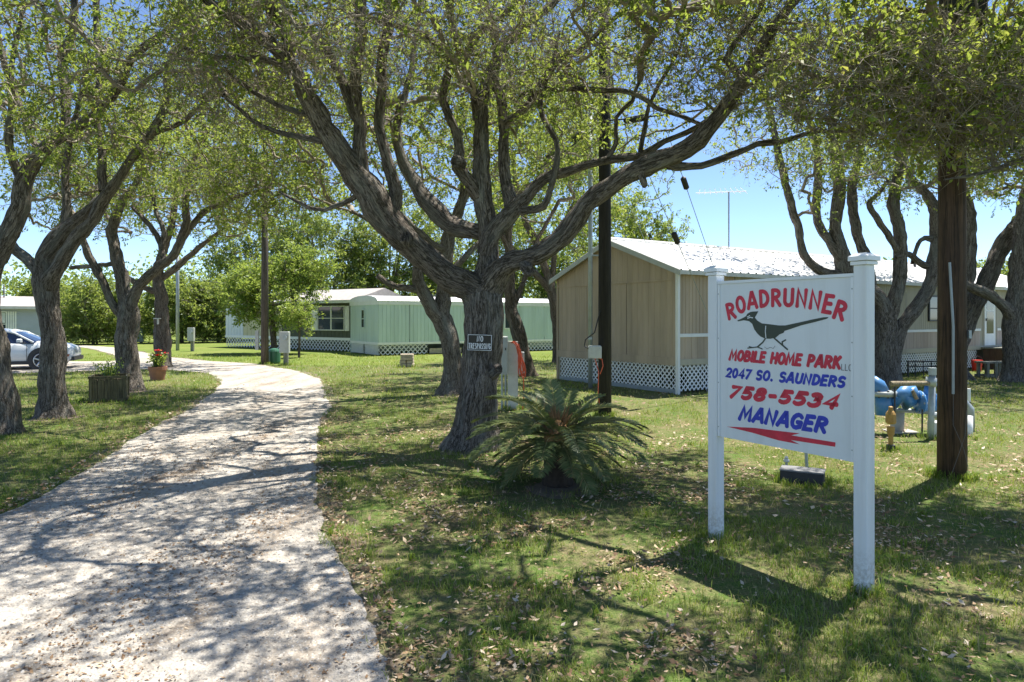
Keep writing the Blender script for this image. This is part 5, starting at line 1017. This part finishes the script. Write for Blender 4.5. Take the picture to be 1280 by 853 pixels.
cd = thing('extension_cord', 'bundled orange extension cord slung over the grey meter cabinet', 'cord', (c[0], c[1] - .16, 83 * q))
rg2 = random.Random(9)
for i in range(6):
    x0 = rg2.uniform(-2, 2) * q; ln = rg2.uniform(34, 46) * q; m = MB(); w0 = rg2.uniform(4, 8) * q; ph = rg2.uniform(0, 1)
    pts = [(x0, .08, .01), (x0 + 2 * q, -.02, .035)] + [(x0 + 4 * q + 9 * q * u + w0 * .4 * math.sin(u * 5 + ph), -.05 - .03 * math.sin(u * 6 + i), -ln * u) for u in np.linspace(.08, 1, 8)] + [(x0 + 15 * q + 1.5 * q * math.sin(u * 6) - 8 * q * u, -.03, -ln * (1 - u) ) for u in np.linspace(.05, .98, 8)]
    m.tube(pts, .0115, 6); m.build('loop', 'orange_cord', cd)
m = MB(); m.tube([(13 * q, -.04, -36 * q), (13.5 * q, .0, -55 * q), (13 * q, .03, -70 * q), (12 * q, .0, -83 * q + .02)], .011, 6); m.build('tail', 'orange_cord', cd)

# ------------------------------------------------------------------ blue valve assembly right of the sign
YB = 10.6; qb = YB / F
def B(px, py, dy=0): return P(px, py, YB + dy)
o0 = np.array([B(1130, 540)[0], YB, 0]); t = thing('valve_assembly', 'bright blue cast water valves joined on a grey pipe between sign and brown pole', 'valve', o0)
R = lambda *a, **k_: B(*a, **k_) - o0
def rt(name, pts, r, mat='valve_blue', n=14, par=t):
    m = MB(); m.tube(pts, r, n); return m.build(name, mat, par, smooth=n > 10)
rt('riser_pipe', [R(1104, 492), R(1104, 519)], .115); rt('riser_flange', [R(1103, 489), R(1103, 495)], .2, 'galv', 18); rt('bonnet', [R(1099, 489), R(1097, 481), R(1090, 474)], [.14, .11, .07])
rt('gate_valve', [R(1114, 498), R(1120, 503), R(1130, 503), R(1142, 499)], [.08, .12, .13, .09]); rt('check_valve', [R(1120, 500), R(1136, 487)], [.09, .115]); rt('check_valve', [R(1136, 487), R(1145, 499)], [.115, .08]); rt('yellow_strap', [R(1140, 488, -.1), R(1146, 499, -.1)], .03, 'beige_stick', 8)
rt('gate_valve', [R(1147, 503), R(1154, 503), R(1168, 503), R(1174, 502)], [.11, .145, .145, .11]); rt('flange', [R(1148.5, 503, -.02), R(1150.5, 503, -.02)], .18); rt('bonnet', [R(1162, 499), R(1162, 483)], [.10, .07])
for k_ in range(8):
    a_ = k_ * PI / 4
    for px_b in (1148.2, 1150.8): rt('bolt', [R(px_b - .6, 503, -.02) + np.array([0, math.cos(a_), math.sin(a_)]) * .155, R(px_b + .6, 503, -.02) + np.array([0, math.cos(a_), math.sin(a_)]) * .155], .016, 'galv', 6)
    rt('bolt', [R(1103, 487.5) + np.array([math.cos(a_), math.sin(a_), 0]) * .165, R(1103, 496.5) + np.array([math.cos(a_), math.sin(a_), 0]) * .165], .016, 'dark_metal', 6)
rt('handwheel', [R(1162, 482), R(1162, 479.5)], .11 , n=18)
rt('coupling', [R(1174, 502), R(1182, 502)], .13, 'grey_box_pale'); rt('pipe', [R(1108, 512, .1), R(1140, 514, .1), R(1180, 517, .1)], .035, 'galv')
rt('elbow', [R(1182, 502), R(1200, 505, .2), R(1207, 512, .3), R(1208, 540, .3)], .12, 'steel_grey'); rt('white_riser', [R(1209, 520, -.1), R(1209, 556, -.1)], .075, 'plate_white')
rt('support_leg', [R(1122, 512, .2), R(1121, 545, .2)], .10, 'concrete'); m = MB(); m.box(tuple(R(1126, 541, .2)), (.42, .35, .06)); m.build('support_pad', 'concrete', t)
rt('stud', [R(1118.5, 482, -.2), R(1118.5, 520, -.2)], .012, 'dark_metal', 6); rt('stud', [R(1153, 512, -.2), R(1152.5, 545, -.2)], .012, 'dark_metal', 6)
c = G(1163, 549); m = MB(); pq = thing('standpipe', 'grey galvanised upright pipe with tee fittings beside the blue valves', 'pipe', c); q = c[1] / F
rt('pipe', [(0, 0, -.1), (.012, 0, .3), (.03, 0, 80 * q)], .045, 'galv', 12, pq); rt('tee', [(.0, 0, 66 * q), (.02, 0, 77 * q)], .075, 'galv', 12, pq); rt('cap', [(.03, 0, 80 * q), (.03, 0, 89 * q)], .055, 'galv', 10, pq); rt('lower_tee', [(.0, 0, 30 * q), (.15, 0, 29 * q)], .05, 'galv', 10, pq); rt('lower_arm', [(.15, 0, 29 * q), (.6, .1, 28 * q)], .03, 'galv', 10, pq)
a = c + np.array([.02, -.02, 70 * q]); b = P(1113, 480, c[1] - .1); m = MB(); m.tube([(0, 0, 0), tuple(b - a)], [.034, .04], 10); o = m.build('rail_bar', 'beige_stick'); o.location = tuple(a); tag(o, 'peeling beige bar running level from the standpipe over the blue valves', 'bar')
c = G(1113.5, 563); q = c[1] / F; yp = thing('hydrant', 'small yellow rusty yard hydrant in front of the blue valves', 'hydrant', c); YS = q
m = MB(); m.lathe((0, 0, -.05), [(.032, 0), (.032, .04 + 20 * q), (.045, 24 * q), (.05, 34 * q)], 12); m.build('pipe', 'yellow_paint', yp); m = MB(); m.lathe((0, 0, 33 * q), [(.05, 0), (.07, 2 * q), (.066, 12 * q), (.05, 15 * q), (.03, 17 * q), (.03, 21 * q), (.015, 22 * q)], 8); m.build('head', 'yellow_paint', yp); m = MB(); m.box((0, 0, .02), (.09, .09, .12), ch=.01); m.build('foot', 'charcoal_box', yp)
c = G(1175, 546); m = MB(); m.box((0, 0, 9 * c[1] / F), (.28, .22, 22 * c[1] / F), ch=.02); o = m.build('utility_tub', 'plate_white'); o.location = tuple(c); tag(o, 'white plastic tub behind the standpipe, half hidden by the brown pole', 'tub')
c = G(1210.5, 520); t = thing('marker_stake', 'black and white marker stake right of the brown pole', 'stake', c); q = c[1] / F
rt('lower', [(0, 0, -.05), (0, 0, 18 * q)], .035, 'black_rubber', 10, t); rt('upper', [(0, 0, 18 * q), (0, 0, 34 * q)], .038, 'plate_white', 10, t)
# black handrail and hose on a stand against the tan wall
c = G(1152, 473); q = c[1] / F; t = thing('handrail', 'thin black metal handrail standing before the tan home lattice', 'railing', c)
for x in (-17, -8, 2, 12, 20): m = MB(); m.tube([(x * q, 0, -.05), (x * q, 0, 22 * q)], .028 if x == -17 else .014, 8); m.build('post', 'dark_metal', t)
for z in (21, 15): m = MB(); m.tube([(-17 * q, 0, z * q), (22 * q, 0, z * q)], .02, 8); m.build('rail', 'dark_metal', t)
c = G(1140, 467); q = c[1] / F; t = thing('garden_hose', 'coiled dark green hose hanging on a short stand by the lattice', 'hose', (c[0], c[1], 0))
m = MB(); m.box((0, .06, 8 * q), (.1, .08, 30 * q)); m.build('stand', 'grey_wood', t)
for i in range(6):
    m = MB(); rr_ = (8.2 - i * .75) * q; m.tube([(math.cos(a) * rr_ * .8, -.03 - i * .015, 13 * q + math.sin(a) * rr_ * 1.55) for a in np.linspace(0, 2 * PI, 20)], .03, 6); m.build('coil', 'hose_green', t)
# porch steps, bucket, bench
px_ = sd.o + sd.d * 16.4 - sd.n * .8
t = thing('porch_block', 'dark brown boxed porch step under the white door', 'porch', (*px_, 0), math.atan2(sd.d[1], sd.d[0]))
m = MB(); m.box((0, 0, .36), (2.4, 1.4, .72)); bd = m.build('box', 'hot_tub_brown', t); m = MB(); m.box((0, 0, .745), (2.5, 1.5, .05), ch=.01); m.build('top', 'grey_wood', t)
for i in range(12): m = MB(); m.box((-1.1 + i * .2, -.708, .34), (.185, .016, .66)); m.build('plank', 'hot_tub_brown', bd)
for i in range(7): m = MB(); m.box((-1.208, -.6 + i * .2, .34), (.016, .185, .66)); m.build('plank', 'hot_tub_brown', bd)
c = P(1221, 398, 23.2); o0 = (c[0], c[1], 0); t = thing('bucket', 'red plastic bucket on the ground at the porch corner', 'bucket', o0)
m = MB(); m.lathe((0, 0, 0), [(.13, 0), (.17, .34), (.18, .38)], 16); m.build('pail', 'red_plastic', t); m = MB(); m.tube([(math.cos(a) * .18, 0, .38 + math.sin(a) * .14) for a in np.linspace(0, PI, 10)], .008, 5); m.build('handle', 'dark_metal', t)
c = G(1243, 472); q = c[1] / F; t = thing('bench', 'weathered grey wooden bench frame in front of the brown porch step', 'bench', c, math.radians(8))
for y in (-.13, .0, .13): m = MB(); m.box((0, y, 19 * q), (42 * q, .115, .05)); m.build('seat_board', 'grey_wood', t)
for x in (-16, -4.5, 13.5):
    for y in (-.17, .17): m = MB(); m.box((x * q, y, 8 * q), (.09, .06, 20 * q)); m.build('leg', 'grey_wood', t)
for y in (-.17, .17): m = MB(); m.box((-1 * q, y, 2.5 * q), (40 * q, .04, .08)); m.build('stretcher', 'grey_wood', t)

# ------------------------------------------------------------------ planter, rose pot, stone stack
c = G(125, 503); q = c[1] / F; t = thing('planter_box', 'square planter of yellowish weathered boards with a sprawling weedy plant', 'planter', (c[0], c[1] + .35, 0), math.radians(24))
w = 37 * q; hh = 32 * q
for s_ in range(4):
    a = s_ * PI / 2
    for i in range(5):
        x = -w / 2 + w * (i + .5) / 5; m = MB(); m.box((x * math.cos(a) + (w / 2) * math.sin(a), x * math.sin(a) - (w / 2) * math.cos(a), hh * .47), (w / 5 - .008, .025, hh * .86), rz=a); m.build('plank', 'planter_wood', t)
    for z, hgt in ((hh * .06, .06), (hh * .97, .05)): m = MB(); m.box(((w / 2 + .025) * math.sin(a), -(w / 2 + .025) * math.cos(a), z), (w + .1 - (.0 if s_ % 2 else .06), .045, hgt), rz=a); m.build('rim_board', 'planter_wood', t)
    m = MB(); m.box((w / 2 * math.cos(a + PI / 4) * 1.42, w / 2 * math.sin(a + PI / 4) * 1.42, hh * .48), (.06, .06, hh * .9), rz=a); m.build('corner_post', 'planter_wood', t)
m = MB(); m.box((0, 0, hh * .42), (w - .03, w - .03, hh * .8)); m.build('soil', 'bare_earth', t)
def potplant(label, name, c, z0, w, h, n, leaf, stems, cat='plant', ls=.06, flowers=0, tint=.6):
    rg = np.random.default_rng(int(abs(c[0]) * 100)); t = thing(name, label, cat, (c[0], c[1], z0)); lb = NB(); m = MB(); tips = []
    for i in range(stems):
        a = rg.uniform(0, 2 * PI); e = rg.uniform(.1, 1); p1 = np.array([math.cos(a) * w * e * .5, math.sin(a) * w * e * .5, h * rg.uniform(.35, .6)]); p2 = np.array([math.cos(a) * w * e, math.sin(a) * w * e, h * rg.uniform(.6, 1)])
        m.tube([(math.cos(a) * .04, math.sin(a) * .04, -.05), p1, p2], [.009, .007, .004], 5); tips.append(p2)
        u = rg.random((n, 1)); p = np.where(u < .5, p1 * u * 2, p1 + (p2 - p1) * (u - .5) * 2) + rg.normal(size=(n, 3)) * ls * .5
        d = rg.normal(size=(n, 3)); d /= np.linalg.norm(d, axis=1)[:, None]; s2 = np.cross(d, rg.normal(size=(n, 3))); s2 /= np.linalg.norm(s2, axis=1)[:, None]
        lb.add(np.stack([p, p + d * ls * .5 + s2 * ls * .28, p + d * ls, p + d * ls * .5 - s2 * ls * .28], 1), np.arange(n * 4).reshape(-1, 4), np.repeat(np.clip(rg.normal(tint, .2, n), 0, .95), 4))
    m.build('stem', 'hose_green' if leaf != 'dry' else 'beige_stick', t); lb.build('foliage', 'light_leaf' if tint > .6 else 'bush_leaf', t)
    for i in range(flowers):
        p = tips[i % len(tips)]; fm = MB()
        for kk in range(12): a = kk * 2.4; r = .02 + .004 * kk; e = 1.1 - kk * .08; d = np.array([math.cos(a) * math.cos(e), math.sin(a) * math.cos(e), math.sin(e)]); s2 = np.array([-math.sin(a), math.cos(a), 0]); q0 = p + np.array([0, 0, .02]); fm.add([q0 + s2 * .01, q0 + d * r * 1.6 + s2 * r * .9, q0 + d * r * 2.6, q0 + d * r * 1.6 - s2 * r * .9, q0 - s2 * .01], [(0, 1, 2, 3, 4)])
        fm.build('flower', 'rose_red', t)
    return t
potplant('wispy green weeds growing out of the wooden planter box', 'planter_plant', (c[0], c[1] + .35), hh * .8, .40, .46, 14, 'light', 20, tint=.62)
c = G(197, 475.5); q = c[1] / F; t = thing('flower_pot', 'terracotta pot standing beside the lawn edge by the slim oak', 'pot', c)
m = MB(); m.lathe((0, 0, 0), [(8 * q, 0), (9.5 * q, 10 * q), (10.2 * q, 13 * q)], 20); m.build('pot', 'terracotta', t); m = MB(); m.lathe((0, 0, 13 * q), [(11 * q, 0), (11.2 * q, 4 * q), (9.5 * q, 4 * q), (9.3 * q, 1 * q)], 20); m.build('rim', 'terracotta', t)
potplant('rose bush with red blooms growing in the terracotta pot', 'rose_bush', c, 15 * q, .36, .50, 34, 'x', 14, ls=.085, flowers=3, tint=.42)
c = G(509, 459); q = c[1] / F; t = thing('stone_stack', 'short stack of tan stones on the sunny lawn before the mint trailer', 'stone stack', c); rr3 = random.Random(3); z = 0
for i in range(4):
    hgt = (4.6 - .3 * i) * q
    for j in range(2):
        m = MB(); m.box(((j - .5) * 8.3 * q + rr3.uniform(-.6, .6) * q, rr3.uniform(-.03, .03), z + hgt / 2), (8.0 * q, .34, hgt - .012), rz=rr3.uniform(-.07, .07), ch=.015); m.build('stone', 'stone_tan', t)
    z += hgt
c = P(198.5, 399, 24.9); t = thing('bird_perch', 'small pale wooden perch bracket nailed on the slim oak trunk', 'bracket', c)
m = MB(); m.box((0, -.12, .02), (.22, .14, .03)); m.build('shelf', 'grey_box_pale', t); m = MB(); m.box((.02, -.1, -.09), (.04, .08, .2)); m.build('bracket', 'grey_box_pale', t)

# ------------------------------------------------------------------ lawn blades, dead leaves, gravel
def scatter(n, y0, y1, rng, xm=1.6):
    y = y0 + (y1 - y0) * rng.random(n); hw = .76 * y + xm; x = (rng.random(n) * 2 - 1) * hw; return x, y
TR = [(o.location.x, o.location.y) for o in SC.objects if o.get('category') == 'tree' and o.location.y < 30] + [(G(697, 606)[0], G(697, 606)[1])]
def trunk_near(x, y, r):
    b = np.zeros(len(x), bool)
    for a, c_ in TR: b |= (x - a) ** 2 + (y - c_) ** 2 < r * r
    return b
HOUSE = [tuple(cor), tuple(far_), tuple(far_ + D2 * 5), tuple(lft)]
def bare(x, y): return .04 + .55 * vnoise(x * 1.1, y * 1.1, 21) + .45 * vnoise(x * 3.5, y * 3.5, 22)
def grass():
    rng = np.random.default_rng(3); nb = NB()
    for y0, y1, dens, w, h, seg in ((2.6, 4.6, 3600, .0042, .052, 2), (4.6, 6.5, 2600, .0048, .052, 2), (6.5, 9.5, 1350, .0065, .055, 1), (9.5, 14, 560, .010, .06, 1), (14, 21, 230, .015, .07, 1), (21, 34, 75, .024, .08, 1)):
        ym = (y0 + y1) / 2; n = int(dens * (y1 - y0) * (1.52 * ym + 3.2)); x, y = scatter(n, y0, y1, rng)
        edge = .16 * (vnoise(x * 4, y * 4, 31) - .5)
        keep = ~in_poly(x + edge, y + edge * .7, ROADR) & ~in_poly(x, y, HOUSE) & ~trunk_near(x, y, .34)
        b = bare(x, y); left = x < -4 + 0 * y
        keep &= rng.random(n) < np.clip(1.25 - np.maximum(b - .44, 0) * 8.0 * np.where(left, .3, 1.0), .10, 1)
        x, y, b, left = x[keep], y[keep], b[keep], left[keep]; n = len(x)
        cl = vnoise(x * 14, y * 14, 41); hh = h * (.45 + .9 * rng.random(n)) * (.65 + .7 * cl); ww = w * (.7 + .6 * rng.random(n))
        az = rng.random(n) * 2 * PI; lean = .25 + .75 * rng.random(n); dx = np.cos(az) * hh * lean; dy = np.sin(az) * hh * lean; sa = az + PI / 2 + rng.normal(0, .5, n); sx = np.cos(sa) * ww / 2; sy = np.sin(sa) * ww / 2
        B0 = np.stack([x, y, np.full(n, -.004)], -1); S = np.stack([sx, sy, 0 * sx], -1); M_ = B0 + np.stack([dx * .4, dy * .4, hh * .62 + .004], -1); T_ = B0 + np.stack([dx, dy, hh * .8 + .004], -1)
        tint = .38 + .22 * (vnoise(x * .8, y * .8, 51) - .5) + .25 * (cl - .5) + rng.normal(0, .13, n) + np.where(left, -.04, .05) + np.maximum(b - .45, 0) * .8 + np.where(y > 15, .12, 0)
        dry = rng.random(n) < np.where(left, .05, .22) + np.maximum(b - .5, 0) * 1.2; tint = np.where(dry, .84 + .16 * rng.random(n), np.clip(tint, 0, .74))
        if seg == 2:
            v = np.stack([B0 - S, B0 + S, M_ + S * .85, M_ - S * .85, T_ + S * .12, T_ - S * .12], 1); i6 = np.arange(n)[:, None] * 6
            nb.add(v, np.stack([i6 + np.array([0, 1, 2, 3]), i6 + np.array([3, 2, 4, 5])], 1), np.repeat(tint, 6))
        else:
            v = np.stack([B0 - S, B0 + S, T_ + S * .3, T_ - S * .3], 1); nb.add(v, np.arange(n * 4).reshape(-1, 4), np.repeat(tint, 4))
    tag(nb.build('grass', 'grass_blade'), kind='stuff')
grass()
def tufts():
    rng = np.random.default_rng(13); nb = NB(); spots = [(pl[0], pl[1], .055, 150, .085), (pr[0], pr[1], .055, 190, .085), (*G(1190, 597)[:2], .17, 420, .11), (*G(756, 520)[:2], .14, 240, .11), (*G(641, 512)[:2], .14, 220, .11), (*G(1003, 603)[:2], .24, 300, .085), (*G(1163, 549)[:2], .08, 120, .1), (*G(1113, 563)[:2], .06, 110, .1), (*G(357, 457)[:2], .15, 120, .13), (*G(331, 456)[:2], .16, 120, .13), (*G(125, 501)[:2], .4, 160, .1), (*G(509, 459)[:2], .28, 140, .12)]
    for i in range(150):
        y = 3 + 12 * rng.random() ** 1.3; x = (rng.random() * 2 - 1) * (.76 * y + 1)
        if not in_poly(np.array([x]), np.array([y]), ROADR)[0]: spots.append((x, y, 0, 26, .075))
    for x, y, r, n, h in spots:
        a = rng.random(n) * 2 * PI; rr = r + np.abs(rng.normal(0, .035, n)) + (0.02 if r else 0); bx_, by_ = x + np.cos(a) * rr, y + np.sin(a) * rr
        hh = h * (.4 + .9 * rng.random(n)); az = rng.random(n) * 2 * PI; le = .2 + .7 * rng.random(n); w = .0055 * (1 + .06 * y); S = np.stack([-np.sin(az) * w / 2, np.cos(az) * w / 2, 0 * az], -1)
        B0 = np.stack([bx_, by_, np.full(n, -.004)], -1); M_ = B0 + np.stack([np.cos(az) * hh * le * .35, np.sin(az) * hh * le * .35, hh * .65], -1); T_ = B0 + np.stack([np.cos(az) * hh * le, np.sin(az) * hh * le, hh * .9], -1)
        v = np.stack([B0 - S, B0 + S, M_ + S * .9, M_ - S * .9, T_ + S * .1, T_ - S * .1], 1); i6 = np.arange(n)[:, None] * 6
        nb.add(v, np.stack([i6 + np.array([0, 1, 2, 3]), i6 + np.array([3, 2, 4, 5])], 1), np.repeat(np.where(rng.random(n) < .1, .9, np.clip(rng.normal(.36, .13, n), 0, .7)), 6))
    tag(nb.build('grass_tufts', 'grass_blade'), kind='stuff')
tufts()
def litter():
    rng = np.random.default_rng(8); nb = NB()
    for y0, y1, dens, s in ((2.6, 5, 1250, .040), (5, 8, 850, .045), (8, 13, 300, .054), (13, 20, 40, .07)):
        ym = (y0 + y1) / 2; n = int(dens * (y1 - y0) * (1.52 * ym + 3.2)); x, y = scatter(n, y0, y1, rng)
        road = in_poly(x, y, ROADR); e = .22; near = in_poly(x + e, y, ROADR) | in_poly(x - e, y, ROADR) | in_poly(x, y + e * 2, ROADR)
        b = bare(x, y); dr = np.clip((vnoise(x * 2.2, y * 2.2, 71) - .32) * 2.2, .12, 1); p = np.where(road, np.clip((vnoise(x * 1.3, y * .45, 61) - .5) * 2.6, .05, 1) * .75, np.where(near, 1.0, np.where(x < -3.5, .12, .10 + np.clip((b - .36) * 3.2, 0, .9))))
        keep = (rng.random(n) < p * np.where(road | near, 1, dr)) & ~in_poly(x, y, HOUSE); x, y, road = x[keep], y[keep], road[keep]; n = len(x)
        az = rng.random(n) * 2 * PI; L = s * (.3 + 1.1 * rng.random(n) ** 1.4) * np.where(road, .68, 1); wd = L * (.34 + .2 * rng.random(n)); z = np.where(road, .015, .012 + .03 * rng.random(n)); d = np.stack([np.cos(az), np.sin(az), rng.normal(0, .28, n)], -1); sdv = np.stack([-np.sin(az), np.cos(az), rng.normal(0, .35, n)], -1)
        p0 = np.stack([x, y, z], -1); cu = np.array([0, 0, 1]) * (L * .18 * rng.random(n))[:, None]
        v = np.stack([p0 - d * L[:, None] * .5 + cu, p0 + sdv * wd[:, None] * .5 + cu * .6, p0 + d * L[:, None] * .5 + cu, p0 - sdv * wd[:, None] * .5], 1); v[..., 2] = np.maximum(v[..., 2], .011)
        nb.add(v, np.arange(n * 4).reshape(-1, 4), np.repeat(np.clip(rng.normal(.54, .28, n) - np.where(road, .16, 0), 0, 1), 4))
    tag(nb.build('leaf_litter', 'dry_leaf'), kind='stuff')
litter()
def pebbles():
    rng = np.random.default_rng(9); nb = NB()
    oc = np.array([(1, 0, 0), (0, 1, 0), (-1, 0, 0), (0, -1, 0), (0, 0, 1)], float); qf = np.array([(0, 1, 4, 4), (1, 2, 4, 4)])
    box = np.array([(-1, -1, 0), (1, -1, 0), (1, 1, 0), (-1, 1, 0), (-.55, -.6, 1), (.6, -.5, 1), (.5, .6, 1), (-.6, .55, 1)], float); qb_ = np.array([(0, 1, 5, 4), (1, 2, 6, 5), (2, 3, 7, 6), (3, 0, 4, 7), (4, 5, 6, 7)])
    for y0, y1, n, s in ((2.8, 4.5, 30000, .0055), (4.5, 7, 30000, .007), (7, 12, 14000, .010)):
        x, y = scatter(n, y0, y1, rng, 1); k = in_poly(x, y, ROADR); x, y = x[k], y[k]; n = len(x); r = s * (.4 + rng.random(n) ** 2 * 1.5); a = rng.random(n) * 2 * PI
        ca, sa = np.cos(a)[:, None], np.sin(a)[:, None]; bxx = box[None] * (1 + .3 * rng.normal(size=(n, 8, 1)) * .4); X = (bxx[..., 0] * ca - bxx[..., 1] * sa * .75) * r[:, None] + x[:, None]; Yv = (bxx[..., 0] * sa + bxx[..., 1] * ca * .75) * r[:, None] + y[:, None]; Z = box[None, :, 2] * r[:, None] * .8 + .008
        nb.add(np.stack([X, Yv, Z], -1), np.arange(n)[:, None, None] * 8 + qb_[None], np.repeat(rng.random(n), 8))
    k = NT('pebble'); at = k.n('Attribute'); at.attribute_name = 'tint'; k.l(k.ramp(at.outputs['Fac'], [(0, (.15, .13, .11)), (.4, (.33, .305, .27)), (1, (.52, .49, .44))]), k.b.inputs['Base Color']); k.b.inputs['Roughness'].default_value = .9; MATS['pebble'] = k.m
    tag(nb.build('gravel', 'pebble'), kind='stuff')
pebbles()
# bare soil rings where trunks meet the lawn
for i, (px, py, r) in enumerate(((590, 562, .48), (66, 523, .42), (160, 489, .55), (567, 494, .5), (697, 609, .34), (1106, 483, .9))):
    c = G(px, py); pts = [(c[0] + math.cos(a) * r * (1 + .3 * math.sin(a * 3 + i)), c[1] + math.sin(a) * r * (1 + .2 * math.cos(a * 2 + i))) for a in np.linspace(0, 2 * PI, 40)[:-1]]
    sheet('bare_soil', ragged(pts, .12, .1, 80 + i), .0016 + .0002 * i, 'bare_earth')
